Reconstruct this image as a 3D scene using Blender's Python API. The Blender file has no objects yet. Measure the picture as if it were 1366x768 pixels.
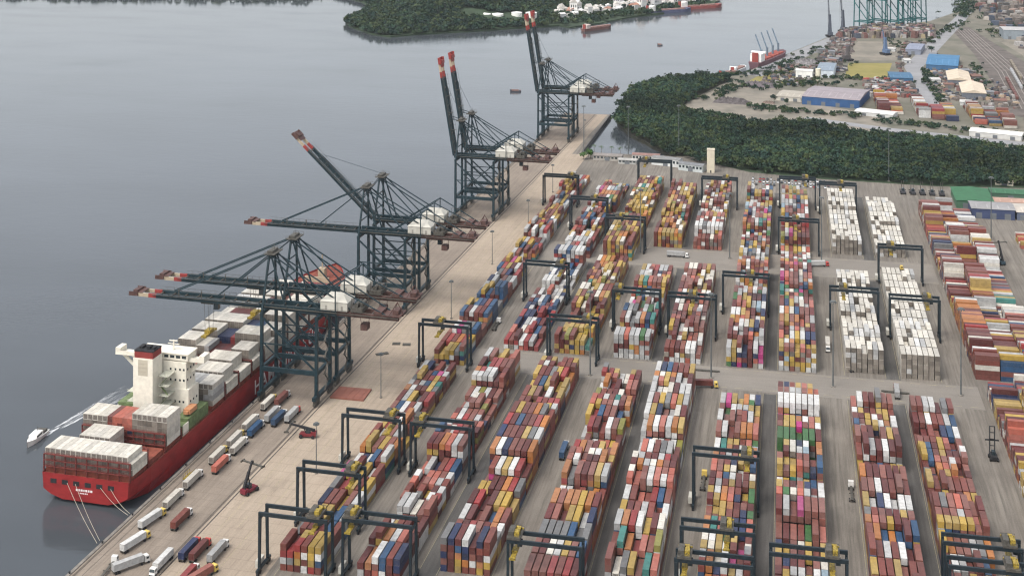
import bpy, math, random
import numpy as np
from mathutils import Vector, Matrix

random.seed(7)
rng = np.random.default_rng(11)
C = bpy.context.scene.collection
SC = bpy.context.scene

# ------------------------------------------------------------------ camera
CAM_H = 280.0
YAW = math.atan(357.0 / 1750.0)
cam_d = bpy.data.cameras.new('camera')
cam = bpy.data.objects.new('camera', cam_d)
C.objects.link(cam)
cam.location = (0, 0, CAM_H)
cam.rotation_euler = (math.radians(90), 0, YAW)
cam_d.sensor_width = 36.0
cam_d.lens = 1750.0 / 1366.0 * 36.0
cam_d.shift_y = -584.0 / 1366.0
cam_d.clip_start = 1.0
cam_d.clip_end = 20000.0
SC.camera = cam

# ------------------------------------------------------------------ sky and sun (overcast)
SUN_EL, SUN_AZ = math.radians(58), math.radians(215)
world = bpy.data.worlds.new('World')
SC.world = world
world.use_nodes = True
wn = world.node_tree
sky = wn.nodes.new('ShaderNodeTexSky')
sky.sky_type = 'NISHITA'
sky.sun_disc = False
sky.sun_elevation = SUN_EL
sky.sun_rotation = SUN_AZ
sky.air_density = 1.0
sky.dust_density = 3.6
sky.ozone_density = 1.0
hsv = wn.nodes.new('ShaderNodeHueSaturation')
hsv.inputs['Saturation'].default_value = 0.30
bg = wn.nodes['Background']
bg.inputs['Strength'].default_value = 0.15
wn.links.new(sky.outputs[0], hsv.inputs['Color'])
wn.links.new(hsv.outputs[0], bg.inputs['Color'])
sun_d = bpy.data.lights.new('sun', 'SUN')
sun_d.energy = 0.8
sun_d.angle = math.radians(18)
sun_d.color = (1.0, 0.94, 0.86)
sun = bpy.data.objects.new('sun', sun_d)
C.objects.link(sun)
sdir = Vector((math.sin(SUN_AZ) * math.cos(SUN_EL), math.cos(SUN_AZ) * math.cos(SUN_EL), math.sin(SUN_EL)))
sun.rotation_euler = sdir.to_track_quat('Z', 'Y').to_euler()
SC.view_settings.view_transform = 'Standard'
SC.view_settings.look = 'None'
SC.view_settings.gamma = 1.0
SC.view_settings.exposure = 0.97
SC.view_settings.use_curve_mapping = False
SC.render.engine = 'CYCLES'
SC.cycles.max_bounces = 5
SC.cycles.diffuse_bounces = 2
SC.cycles.glossy_bounces = 2
SC.cycles.transmission_bounces = 2
SC.cycles.transparent_max_bounces = 6
SC.cycles.volume_bounces = 0
SC.cycles.use_denoising = True
SC.cycles.filter_width = 1.25

# ------------------------------------------------------------------ materials
def nodes_of(m):
    m.use_nodes = True
    nt = m.node_tree
    return nt, nt.nodes['Principled BSDF']

def mat(name, col, rough=0.6, var=0.18, scale=0.5, col2=None, metallic=0.0, stretch=(1, 1, 1), detail=4.0, spec=0.3, bump=0.0):
    m = bpy.data.materials.new(name)
    nt, b = nodes_of(m)
    b.inputs['Roughness'].default_value = rough
    b.inputs['Metallic'].default_value = metallic
    b.inputs['Specular IOR Level'].default_value = spec
    g = nt.nodes.new('ShaderNodeNewGeometry')
    mp = nt.nodes.new('ShaderNodeMapping')
    mp.inputs['Scale'].default_value = stretch
    nz = nt.nodes.new('ShaderNodeTexNoise')
    nz.inputs['Scale'].default_value = scale
    nz.inputs['Detail'].default_value = detail
    nz.inputs['Roughness'].default_value = 0.65
    r = nt.nodes.new('ShaderNodeValToRGB')
    c2 = col2 if col2 else tuple(min(1, c * (1 + var)) for c in col)
    c1 = tuple(c * (1 - var) for c in col) if not col2 else col
    r.color_ramp.elements[0].position = 0.32
    r.color_ramp.elements[1].position = 0.68
    r.color_ramp.elements[0].color = (*c1, 1)
    r.color_ramp.elements[1].color = (*c2, 1)
    nt.links.new(g.outputs['Position'], mp.inputs['Vector'])
    nt.links.new(mp.outputs[0], nz.inputs['Vector'])
    nt.links.new(nz.outputs['Fac'], r.inputs['Fac'])
    nt.links.new(r.outputs[0], b.inputs['Base Color'])
    if bump:
        bp = nt.nodes.new('ShaderNodeBump')
        bp.inputs['Strength'].default_value = bump
        nt.links.new(nz.outputs['Fac'], bp.inputs['Height'])
        nt.links.new(bp.outputs[0], b.inputs['Normal'])
    return m

def ground_mat(name, base, dark, streak_amt=0.5, ang=0.0, joints=0.0):
    """worn concrete: broad stains, tyre streaks along the driving direction, fine grain, optional slab joints"""
    m = bpy.data.materials.new(name)
    nt, b = nodes_of(m)
    N, L = nt.nodes, nt.links
    b.inputs['Roughness'].default_value = 0.85
    b.inputs['Specular IOR Level'].default_value = 0.2
    g = N.new('ShaderNodeNewGeometry')
    def noise(scale, stretch, detail, rough=0.6):
        mp = N.new('ShaderNodeMapping'); mp.vector_type = 'TEXTURE'
        mp.inputs['Rotation'].default_value = (0, 0, ang)
        mp.inputs['Scale'].default_value = tuple(1 / s for s in stretch)
        n = N.new('ShaderNodeTexNoise')
        n.inputs['Scale'].default_value = scale
        n.inputs['Detail'].default_value = detail
        n.inputs['Roughness'].default_value = rough
        L.new(g.outputs['Position'], mp.inputs['Vector']); L.new(mp.outputs[0], n.inputs['Vector'])
        return n.outputs['Fac']
    def ramp(fac, a, bb, lo=(0, 0, 0), hi=(1, 1, 1)):
        r = N.new('ShaderNodeValToRGB')
        r.color_ramp.elements[0].position = a; r.color_ramp.elements[1].position = bb
        r.color_ramp.elements[0].color = (*lo, 1); r.color_ramp.elements[1].color = (*hi, 1)
        L.new(fac, r.inputs['Fac']); return r.outputs['Color']
    def mix(kind, fac, a, bb):
        x = N.new('ShaderNodeMix'); x.data_type = 'RGBA'; x.blend_type = kind
        if isinstance(fac, float): x.inputs['Factor'].default_value = fac
        else: L.new(fac, x.inputs['Factor'])
        for s, v in (('A', a), ('B', bb)):
            i = [k for k in x.inputs if k.name == s and k.type == 'RGBA'][0]
            if isinstance(v, tuple): i.default_value = (*v, 1)
            else: L.new(v, i)
        return [o for o in x.outputs if o.type == 'RGBA'][0]
    broad = ramp(noise(0.018, (1, 1, 1), 5), 0.35, 0.68)
    col = mix('MIX', broad, base, dark)
    streak = ramp(noise(0.55, (1, 0.035, 1), 5, 0.7), 0.42, 0.66)
    f = N.new('ShaderNodeMath'); f.operation = 'MULTIPLY'; f.inputs[1].default_value = streak_amt
    L.new(streak, f.inputs[0])
    col = mix('MIX', f.outputs[0], col, tuple(d * 0.62 for d in dark))
    streak2 = ramp(noise(0.16, (1, 0.02, 1), 3, 0.6), 0.5, 0.62)
    f3 = N.new('ShaderNodeMath'); f3.operation = 'MULTIPLY'; f3.inputs[1].default_value = streak_amt * 0.4
    L.new(streak2, f3.inputs[0])
    col = mix('MIX', f3.outputs[0], col, tuple(d * 0.7 for d in dark))
    patch = ramp(noise(0.11, (1, 0.5, 1), 6, 0.72), 0.56, 0.7)
    f2 = N.new('ShaderNodeMath'); f2.operation = 'MULTIPLY'; f2.inputs[1].default_value = 0.5
    L.new(patch, f2.inputs[0])
    col = mix('MIX', f2.outputs[0], col, tuple(d * 0.75 for d in dark))
    grain = ramp(noise(1.6, (1, 1, 1), 3), 0.3, 0.7, (0.86, 0.86, 0.86), (1.08, 1.08, 1.08))
    col = mix('MULTIPLY', 1.0, col, grain)
    if joints:
        mp = N.new('ShaderNodeMapping'); mp.vector_type = 'TEXTURE'
        mp.inputs['Rotation'].default_value = (0, 0, ang)
        L.new(g.outputs['Position'], mp.inputs['Vector'])
        br = N.new('ShaderNodeTexBrick')
        br.inputs['Color1'].default_value = (1, 1, 1, 1); br.inputs['Color2'].default_value = (0.93, 0.93, 0.93, 1)
        br.inputs['Mortar'].default_value = (0.62, 0.6, 0.58, 1)
        br.inputs['Scale'].default_value = 1.0 / joints
        br.inputs['Mortar Size'].default_value = 0.028
        br.inputs['Brick Width'].default_value = 1.0; br.inputs['Row Height'].default_value = 0.8
        L.new(mp.outputs[0], br.inputs['Vector'])
        col = mix('MULTIPLY', 0.38, col, br.outputs['Color'])
    L.new(col, b.inputs['Base Color'])
    return m

def coloured_mat(name, source, rough=0.5, dirt=0.45):
    """paint whose colour is stored on the object or on the faces, weathered by noise, rust and dust"""
    m = bpy.data.materials.new(name)
    nt, b = nodes_of(m)
    N, L = nt.nodes, nt.links
    b.inputs['Roughness'].default_value = rough
    b.inputs['Specular IOR Level'].default_value = 0.35
    if source == 'object':
        s = N.new('ShaderNodeObjectInfo'); c = s.outputs['Color']
    else:
        s = N.new('ShaderNodeAttribute'); s.attribute_name = 'Col'; c = s.outputs['Color']
    g = N.new('ShaderNodeNewGeometry')
    n1 = N.new('ShaderNodeTexNoise'); n1.inputs['Scale'].default_value = 0.5; n1.inputs['Detail'].default_value = 6; n1.inputs['Roughness'].default_value = 0.7
    L.new(g.outputs['Position'], n1.inputs['Vector'])
    r = N.new('ShaderNodeValToRGB')
    r.color_ramp.elements[0].position = 0.3; r.color_ramp.elements[1].position = 0.72
    r.color_ramp.elements[0].color = (0.60, 0.58, 0.56, 1); r.color_ramp.elements[1].color = (1.08, 1.06, 1.03, 1)
    L.new(n1.outputs['Fac'], r.inputs['Fac'])
    mx = N.new('ShaderNodeMix'); mx.data_type = 'RGBA'; mx.blend_type = 'MULTIPLY'; mx.inputs['Factor'].default_value = 0.9
    L.new(c, mx.inputs[6]); L.new(r.outputs[0], mx.inputs[7])
    n2 = N.new('ShaderNodeTexNoise'); n2.inputs['Scale'].default_value = 1.4; n2.inputs['Detail'].default_value = 5; n2.inputs['Roughness'].default_value = 0.75
    L.new(g.outputs['Position'], n2.inputs['Vector'])
    r2 = N.new('ShaderNodeValToRGB')
    r2.color_ramp.elements[0].position = 0.52; r2.color_ramp.elements[1].position = 0.74
    r2.color_ramp.elements[0].color = (0, 0, 0, 1); r2.color_ramp.elements[1].color = (dirt, dirt, dirt, 1)
    L.new(n2.outputs['Fac'], r2.inputs['Fac'])
    mx2 = N.new('ShaderNodeMix'); mx2.data_type = 'RGBA'
    L.new(r2.outputs[0], mx2.inputs['Factor']); L.new(mx.outputs[2], mx2.inputs[6]); mx2.inputs[7].default_value = (0.2, 0.14, 0.1, 1)
    L.new(mx2.outputs[2], b.inputs['Base Color'])
    return m

def leaf_mat(name):
    m = bpy.data.materials.new(name)
    nt, b = nodes_of(m)
    N, L = nt.nodes, nt.links
    s = N.new('ShaderNodeAttribute'); s.attribute_name = 'Col'
    L.new(s.outputs['Color'], b.inputs['Base Color'])
    b.inputs['Roughness'].default_value = 0.7
    b.inputs['Specular IOR Level'].default_value = 0.15
    t = N.new('ShaderNodeBsdfTranslucent')
    L.new(s.outputs['Color'], t.inputs['Color'])
    mx = N.new('ShaderNodeMixShader'); mx.inputs[0].default_value = 0.2
    out = nt.nodes['Material Output']
    L.new(b.outputs[0], mx.inputs[1]); L.new(t.outputs[0], mx.inputs[2]); L.new(mx.outputs[0], out.inputs['Surface'])
    return m

def water_mat():
    m = bpy.data.materials.new('river_water')
    nt, b = nodes_of(m)
    N, L = nt.nodes, nt.links
    b.inputs['Roughness'].default_value = 0.16
    b.inputs['IOR'].default_value = 1.333
    b.inputs['Specular IOR Level'].default_value = 0.5
    g = N.new('ShaderNodeNewGeometry')
    def noise(scale, st, detail):
        mp = N.new('ShaderNodeMapping'); mp.inputs['Scale'].default_value = st; mp.inputs['Rotation'].default_value = (0, 0, 0.5)
        n = N.new('ShaderNodeTexNoise'); n.inputs['Scale'].default_value = scale; n.inputs['Detail'].default_value = detail
        L.new(g.outputs['Position'], mp.inputs['Vector']); L.new(mp.outputs[0], n.inputs['Vector']); return n.outputs['Fac']
    big = noise(0.004, (1, 2.2, 1), 5)
    r = N.new('ShaderNodeValToRGB')
    r.color_ramp.elements[0].position = 0.35; r.color_ramp.elements[1].position = 0.7
    r.color_ramp.elements[0].color = (0.046, 0.053, 0.059, 1); r.color_ramp.elements[1].color = (0.060, 0.069, 0.078, 1)
    L.new(big, r.inputs['Fac']); L.new(r.outputs[0], b.inputs['Base Color'])
    rr = N.new('ShaderNodeMapRange'); rr.inputs['From Min'].default_value = 0.35; rr.inputs['From Max'].default_value = 0.7
    rr.inputs['To Min'].default_value = 0.05; rr.inputs['To Max'].default_value = 0.15
    L.new(noise(0.007, (1, 2.6, 1), 4), rr.inputs['Value']); L.new(rr.outputs[0], b.inputs['Roughness'])
    bp = N.new('ShaderNodeBump'); bp.inputs['Strength'].default_value = 0.075; bp.inputs['Distance'].default_value = 0.5
    L.new(noise(0.22, (1, 1.9, 1), 4), bp.inputs['Height'])
    bp2 = N.new('ShaderNodeBump'); bp2.inputs['Strength'].default_value = 0.06; bp2.inputs['Distance'].default_value = 1.2
    L.new(noise(0.05, (1, 2.4, 1), 3), bp2.inputs['Height']); L.new(bp.outputs[0], bp2.inputs['Normal'])
    L.new(bp2.outputs[0], b.inputs['Normal'])
    return m

QA = -math.atan(0.05)            # heading of the quay against the container rows
M = {
    'crane': mat('crane_navy_paint', (0.008, 0.024, 0.031), 0.5, 0.35, 0.4, spec=0.4),
    'crane_brown': mat('crane_rusty_red', (0.085, 0.045, 0.038), 0.6, 0.4, 0.5),
    'rtg': mat('gantry_dark_paint', (0.008, 0.016, 0.021), 0.5, 0.35, 0.6, spec=0.4),
    'house': mat('machinery_white', (0.44, 0.425, 0.37), 0.5, 0.1, 0.3),
    'red': mat('warning_red', (0.25, 0.04, 0.035), 0.5, 0.15, 0.5),
    'cream': mat('warning_cream', (0.38, 0.31, 0.22), 0.5, 0.12, 0.5),
    'yellow': mat('machine_yellow', (0.25, 0.18, 0.03), 0.5, 0.7, 1.6),
    'black': mat('rubber_black', (0.02, 0.02, 0.022), 0.8, 0.3, 1.0),
    'steel': mat('dark_steel', (0.07, 0.065, 0.055), 0.6, 0.4, 1.2),
    'pole': mat('mast_steel', (0.10, 0.11, 0.11), 0.5, 0.2, 0.5),
    'glass': mat('dark_glass', (0.02, 0.03, 0.035), 0.15, 0.1, 1.0, spec=0.6),
    'hull': mat('hull_red', (0.235, 0.020, 0.020), 0.45, 0.22, 0.12, stretch=(1, 1, 2.5)),
    'boot': mat('hull_lower_red', (0.16, 0.03, 0.025), 0.6, 0.3, 0.2),
    'deck': mat('deck_red_brown', (0.20, 0.055, 0.035), 0.75, 0.4, 0.35),
    'lash': mat('lashing_brown', (0.13, 0.03, 0.025), 0.65, 0.45, 0.8),
    'shipwhite': mat('ship_cream', (0.68, 0.64, 0.54), 0.5, 0.1, 0.4),
    'deckgreen': mat('deck_green', (0.12, 0.16, 0.07), 0.7, 0.3, 0.6),
    'letter': mat('letter_white', (0.72, 0.66, 0.64), 0.6, 0.1, 0.6),
    'rope': mat('mooring_rope', (0.35, 0.33, 0.26), 0.9, 0.2, 1.0),
    'foam': None,
    'water': water_mat(),
    'apron': ground_mat('apron_concrete', (0.37, 0.305, 0.235), (0.30, 0.245, 0.19), 0.35, QA, 9.0),
    'lane': ground_mat('quay_lane_concrete', (0.27, 0.225, 0.18), (0.20, 0.165, 0.135), 0.45, QA, 7.0),
    'yard': ground_mat('yard_concrete', (0.225, 0.202, 0.172), (0.148, 0.132, 0.113), 0.75, -0.012),
    'runway': ground_mat('runway_asphalt', (0.125, 0.118, 0.11), (0.075, 0.072, 0.068), 0.6, -0.012),
    'aisle': ground_mat('aisle_concrete', (0.235, 0.213, 0.185), (0.18, 0.163, 0.142), 0.2, math.pi / 2),
    'edge': mat('quay_edge_concrete', (0.17, 0.155, 0.135), 0.85, 0.3, 0.3),
    'wallc': mat('quay_wall_dark', (0.10, 0.095, 0.09), 0.9, 0.3, 0.2),
    'rail': mat('crane_rail_steel', (0.06, 0.052, 0.045), 0.6, 0.3, 0.5),
    'mud': mat('mangrove_mud', (0.035, 0.035, 0.025), 0.95, 0.4, 0.1),
    'land': mat('industrial_ground', (0.085, 0.09, 0.065), 0.95, 0.3, 0.02, col2=(0.19, 0.17, 0.14), detail=8),
    'sand': mat('bare_sand', (0.25, 0.22, 0.18), 0.95, 0.2, 0.03, col2=(0.13, 0.122, 0.10), detail=8),
    'grassy': mat('dry_grass', (0.17, 0.155, 0.045), 0.95, 0.2, 0.03, col2=(0.25, 0.21, 0.075), detail=8),
    'road': mat('road_asphalt', (0.23, 0.23, 0.235), 0.9, 0.12, 0.05),
    'railbed': mat('railway_ballast', (0.11, 0.095, 0.085), 0.95, 0.3, 0.06),
    'hill': mat('forest_floor', (0.035, 0.055, 0.03), 0.95, 0.3, 0.02),
    'leaf': leaf_mat('foliage'),
    'trunk': mat('bark', (0.10, 0.075, 0.05), 0.9, 0.3, 1.0),
    'reefer': mat('reefer_machinery', (0.15, 0.132, 0.115), 0.7, 0.5, 2.5),
    'cobj': coloured_mat('container_paint', 'object'),
    'cattr': coloured_mat('container_paint_stacked', 'attr'),
    'rubble': coloured_mat('weathered_heaps', 'attr', 0.9),
    'teal': mat('teal_crane_paint', (0.02, 0.11, 0.11), 0.5, 0.2, 0.2),
    'tank': mat('tank_white', (0.78, 0.77, 0.72), 0.5, 0.06, 0.1),
}
_cm = {}
def colmat(col, rough=0.65, var=0.14, scale=0.15):
    k = tuple(round(c, 3) for c in col)
    if k not in _cm:
        _cm[k] = mat('painted_surface', col, rough, var, scale)
    return _cm[k]

# ------------------------------------------------------------------ mesh helpers
class MB:
    def __init__(s): s.v = []; s.f = []
    def quad(s, a, b, c, d):
        n = len(s.v); s.v += [a, b, c, d]; s.f.append((n, n + 1, n + 2, n + 3))
    def hexa(s, p):       # p: 4 bottom points ccw, 4 top points ccw
        n = len(s.v); s.v += [tuple(q) for q in p]
        s.f += [(n + 3, n + 2, n + 1, n), (n + 4, n + 5, n + 6, n + 7), (n, n + 1, n + 5, n + 4), (n + 1, n + 2, n + 6, n + 5), (n + 2, n + 3, n + 7, n + 6), (n + 3, n, n + 4, n + 7)]
        return s
    def box(s, x0, x1, y0, y1, z0, z1):
        s.hexa([(x0, y0, z0), (x1, y0, z0), (x1, y1, z0), (x0, y1, z0), (x0, y0, z1), (x1, y0, z1), (x1, y1, z1), (x0, y1, z1)])
        return s
    def beam(s, a, b, w, h=None):
        h = h or w
        a, b = Vector(a), Vector(b); d = (b - a).normalized()
        up = Vector((0, 0, 1)) if abs(d.z) < 0.95 else Vector((0, 1, 0))
        r = d.cross(up).normalized() * (w / 2); u = r.cross(d).normalized() * (h / 2)
        s.hexa([a - r - u, a + r - u, b + r - u, b - r - u, a - r + u, a + r + u, b + r + u, b - r + u])
        return s
    def cyl(s, a, b, r0, r1=None, n=8, cap=True):
        r1 = r0 if r1 is None else r1
        a, b = Vector(a), Vector(b); d = (b - a).normalized()
        up = Vector((0, 0, 1)) if abs(d.z) < 0.95 else Vector((1, 0, 0))
        x = d.cross(up).normalized(); y = d.cross(x).normalized()
        k = len(s.v)
        for c, r in ((a, r0), (b, r1)):
            for i in range(n):
                t = 2 * math.pi * i / n
                s.v.append(tuple(c + x * (r * math.cos(t)) + y * (r * math.sin(t))))
        for i in range(n):
            j = (i + 1) % n
            s.f.append((k + j, k + i, k + n + i, k + n + j))
        if cap:
            s.f.append(tuple(k + i for i in range(n)))
            s.f.append(tuple(k + n + i for i in reversed(range(n))))
        return s
    def prism(s, pts, z0, z1):
        k = len(s.v); n = len(pts)
        s.v += [(p[0], p[1], z0) for p in pts] + [(p[0], p[1], z1) for p in pts]
        s.f.append(tuple(k + n + i for i in range(n)))
        s.f.append(tuple(k + i for i in reversed(range(n))))
        for i in range(n):
            j = (i + 1) % n
            s.f.append((k + i, k + j, k + n + j, k + n + i))
        return s
    def mesh(s, name):
        me = bpy.data.meshes.new(name)
        me.from_pydata([tuple(v) for v in s.v], [], s.f)
        me.update()
        return me
    def build(s, name, m, parent=None, loc=None, rz=None):
        me = s.mesh(name)
        if m: me.materials.append(m)
        o = bpy.data.objects.new(name, me)
        C.objects.link(o)
        if parent: o.parent = parent
        if loc: o.location = loc
        if rz is not None: o.rotation_euler = (0, 0, rz)
        return o

def np_mesh(name, V, Q, cols, m):
    """quads from numpy arrays with one colour per face"""
    me = bpy.data.meshes.new(name)
    nv, nq = len(V), len(Q)
    me.vertices.add(nv); me.vertices.foreach_set('co', V.astype(np.float32).ravel())
    me.loops.add(nq * 4); me.loops.foreach_set('vertex_index', Q.astype(np.int32).ravel())
    me.polygons.add(nq)
    me.polygons.foreach_set('loop_start', np.arange(0, nq * 4, 4, dtype=np.int32))
    me.polygons.foreach_set('loop_total', np.full(nq, 4, dtype=np.int32))
    me.update(calc_edges=True)
    me.shade_flat()
    a = me.attributes.new('Col', 'FLOAT_COLOR', 'FACE')
    c4 = np.ones((nq, 4), dtype=np.float32); c4[:, :3] = cols
    a.data.foreach_set('color', c4.ravel())
    me.materials.append(m)
    me.validate()
    o = bpy.data.objects.new(name, me)
    C.objects.link(o)
    return o

def tag(o, label=None, cat=None, group=None, kind=None):
    if label: o['label'] = label
    if cat: o['category'] = cat
    if group: o['group'] = group
    if kind: o['kind'] = kind
    return o

def thing(name, label, cat, loc=(0, 0, 0), rz=0, group=None):
    o = bpy.data.objects.new(name, None)
    o.empty_display_size = 1.0
    C.objects.link(o)
    o.location = loc; o.rotation_euler = (0, 0, rz)
    return tag(o, label, cat, group)

def dup(root, loc, rz, label=None, group=None):
    r = root.copy(); C.objects.link(r); r.location = loc; r.rotation_euler = (0, 0, rz)
    if label: r['label'] = label
    if group: r['group'] = group
    for ch in list(root.children):
        c = ch.copy(); C.objects.link(c); c.parent = r
        for g in list(ch.children):
            d = g.copy(); C.objects.link(d); d.parent = c
    return r

def struct(name, mb, m):
    return tag(mb.build(name, m), kind='structure')

def sheet(name, pts, z, m, thick=None):
    mb = MB()
    if thick: mb.prism(pts, z - thick, z)
    else:
        mb.v = [(p[0], p[1], z) for p in pts]; mb.f = [tuple(range(len(pts)))]
    return struct(name, mb, m)

def edge_x(y): return -269.0 + 0.05 * (y - 475.0)       # quay edge

# ------------------------------------------------------------------ water and ground
WZ = -3.2
sheet('river', [(-5000, -600), (4000, -600), (4000, 9000), (-5000, 9000)], WZ, M['water'])
QEND = 1380
struct('terminal_ground', MB().prism([(edge_x(200), 200), (480, 200), (480, 1205), (-180, 1205), (-179, 1214), (-175.7, QEND + 1), (edge_x(QEND), QEND)], -8, 0), M['yard'])
def strip(y0, y1, o0, o1):
    return [(edge_x(y0) + o0, y0), (edge_x(y0) + o1, y0), (edge_x(y1) + o1, y1), (edge_x(y1) + o0, y1)]
sheet('quay_lane', strip(200, QEND - 1, 1.0, 33.4), 0.012, M['lane'])
sheet('quay_apron', strip(200, 1195, 33.4, 79.5)[:2] + [(edge_x(1195) + 60.5, 1195), (edge_x(1195) + 33.4, 1195)], 0.012, M['apron'])
sheet('quay_end_apron', strip(1195, QEND - 1, 33.4, 45.5), 0.012, M['apron'])
MBq = MB()
a0, a1 = 200, QEND
MBq.prism([(edge_x(a0) - 0.3, a0), (edge_x(a0) + 1.1, a0), (edge_x(a1) + 1.1, a1 - 0.2), (edge_x(a1) - 0.3, a1 - 0.2)], -2.5, 0.35)
struct('quay_coping', MBq, M['edge'])
mb = MB()
mb.prism([(-180.2, 1206), (-179.0, 1206), (-174.7, QEND + 1.5), (-175.9, QEND + 1.5)], -7.9, 0.6)
struct('quay_side_wall', mb, M['wallc'])
mb = MB()
for o in (2.5, 32.5):
    for d in (-0.28, 0.28):
        mb.prism(strip(200, QEND - 3, o + d - 0.1, o + d + 0.1), 0.02, 0.11)
struct('crane_rails', mb, M['rail'])
mb = MB()
mb.prism(strip(200, QEND - 3, 34.3, 34.9), 0.0125, 0.03)
mb.prism(strip(200, 1190, 5.6, 5.85), 0.0125, 0.03)
struct('cable_trench', mb, M['rail'])
# bollards along the edge
bol = MB().cyl((0, 0, 0), (0, 0, 0.55), 0.32, 0.26, 8).cyl((0, 0, 0.55), (0, 0, 0.8), 0.48, 0.4, 8)
bme = bol.mesh('bollard'); bme.materials.append(M['black'])
for i, y in enumerate(range(440, 1370, 23)):
    o = bpy.data.objects.new('bollard', bme); C.objects.link(o)
    o.location = (edge_x(y) + 0.45, y, 0.35)
    tag(o, 'black mooring bollard on the quay edge', 'bollard', 'bollards along the quay edge')

# ------------------------------------------------------------------ container rows
COL = {
    'cream white': (0.68, 0.65, 0.57), 'white': (0.64, 0.65, 0.64), 'maroon': (0.150, 0.032, 0.030), 'brown red': (0.235, 0.060, 0.045),
    'dusty brown': (0.28, 0.105, 0.082), 'red': (0.36, 0.045, 0.045), 'orange': (0.52, 0.19, 0.04), 'yellow': (0.52, 0.345, 0.06),
    'blue': (0.030, 0.10, 0.22), 'navy blue': (0.028, 0.045, 0.12), 'light grey': (0.44, 0.45, 0.45), 'grey': (0.20, 0.205, 0.21),
    'teal': (0.04, 0.24, 0.21), 'green': (0.06, 0.19, 0.06), 'olive': (0.28, 0.27, 0.05), 'magenta': (0.52, 0.035, 0.22),
    'pale blue': (0.30, 0.42, 0.50), 'coral': (0.52, 0.14, 0.095),
}
PAL = {
    'mix': 'maroon*9 brown_red*9 dusty_brown*8 red*6 white*9 yellow*10 orange*4 blue*3 navy_blue*3 light_grey*8 teal*2 green*1 olive*1 magenta*1 coral*5 grey*4 pale_blue*1',
    'quay': 'maroon*9 brown_red*10 dusty_brown*6 yellow*10 blue*4 white*6 light_grey*6 navy_blue*2 magenta*1 orange*4 red*5 teal*1 grey*3',
    'redwhite': 'white*7 cream_white*4 brown_red*10 dusty_brown*10 red*5 maroon*11 yellow*6 coral*5 blue*2 navy_blue*2 light_grey*7 olive*1 orange*3 teal*1 grey*2',
    'maroonyellow': 'maroon*15 brown_red*14 yellow*14 orange*4 dusty_brown*5 red*4 navy_blue*3 blue*2 white*4 magenta*1 grey*2',
    'yellow': 'yellow*22 maroon*9 brown_red*8 orange*7 cream_white*5 olive*2 navy_blue*2 teal*1 dusty_brown*4',
    'bright': 'maroon*9 dusty_brown*9 yellow*10 orange*6 white*7 light_grey*7 cream_white*2 navy_blue*3 blue*2 coral*7 magenta*2 teal*2 green*2 brown_red*8 pale_blue*1',
    'whites': 'cream_white*40 white*6 light_grey*2',
    'whiteblue': 'white*13 blue*6 navy_blue*5 red*5 maroon*6 light_grey*6 cream_white*5 coral*4 yellow*3 brown_red*6',
    'rose': 'dusty_brown*12 cream_white*8 maroon*8 white*6 coral*5 yellow*5 grey*3 brown_red*6',
    'maroon': 'maroon*14 brown_red*16 dusty_brown*10 yellow*9 white*5 blue*3 grey*3 orange*3 navy_blue*2 light_grey*4 coral*2',
    'empties': 'orange*6 yellow*11 red*6 maroon*9 coral*3 white*6 cream_white*4 navy_blue*4 teal*1 dusty_brown*7 brown_red*9 light_grey*4 blue*3 grey*3',
}
PAL = {k: [n.split('*')[0].replace('_', ' ') for n in v.split() for _ in range(int(n.split('*')[1]))] for k, v in PAL.items()}
KNAMES = list(COL)
COL = {k: tuple(c * (0.84 if min(v) > 0.4 else 0.76) for c in v) for k, v in COL.items()}
PITCH, BAY, CH, CW = 2.86, 13.1, 2.6, 2.44
CONT = []           # x, y, z(base), rz, length, colour name, row, segment, tier, is_top, exposed

ROWS = {  # left edge X at Y=721, slope, columns, (Y0, bays, palette, lowest, highest) for front / middle / far blocks
    'A': (-184.0, 0.027, 6, [(482, 15, 'quay', 3, 4), (693, 13, 'quay', 3, 4), (878, 17, 'quay', 2, 4)]),
    'B': (-151.8, 0.027, 7, [(480, 16, 'redwhite', 3, 5), (721, 12, 'whiteblue', 2, 5), (892, 15, 'mix', 2, 5)]),
    'C': (-123.0, 0.027, 7, [(494, 15, 'maroonyellow', 3, 5), (721, 12, 'yellow', 2, 5), (892, 15, 'yellow', 2, 5)]),
    'D': (-89.8, 0.013, 7, [(478, 16, 'redwhite', 3, 5), (721, 11, 'mix', 3, 5), (928, 11, 'yellow', 3, 5)]),
    'E': (-62.0, 0.012, 7, [(492, 15, 'redwhite', 4, 5), (721, 11, 'rose', 3, 5), (928, 12, 'rose', 3, 5)]),
    'F': (-28.4, 0.010, 7, [(478, 15, 'bright', 2, 4), (721, 12, 'bright', 4, 5), (892, 14, 'mix', 3, 5)]),
    'G': (-0.4, 0.006, 7, [(478, 15, 'bright', 3, 5), (721, 12, 'bright', 4, 5), (880, 4, 'rose', 2, 4), (936, 11, 'mix', 3, 5)]),
    'H': (34.8, 0.005, 7, [(480, 15, 'maroon', 3, 5), (726, 11, 'whites', 4, 5), (936, 10, 'whites', 4, 5)]),
    'I': (63.2, 0.008, 7, [(480, 15, 'maroon', 3, 5), (723, 12, 'whites', 4, 5), (936, 10, 'whites', 3, 5)]),
}
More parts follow.
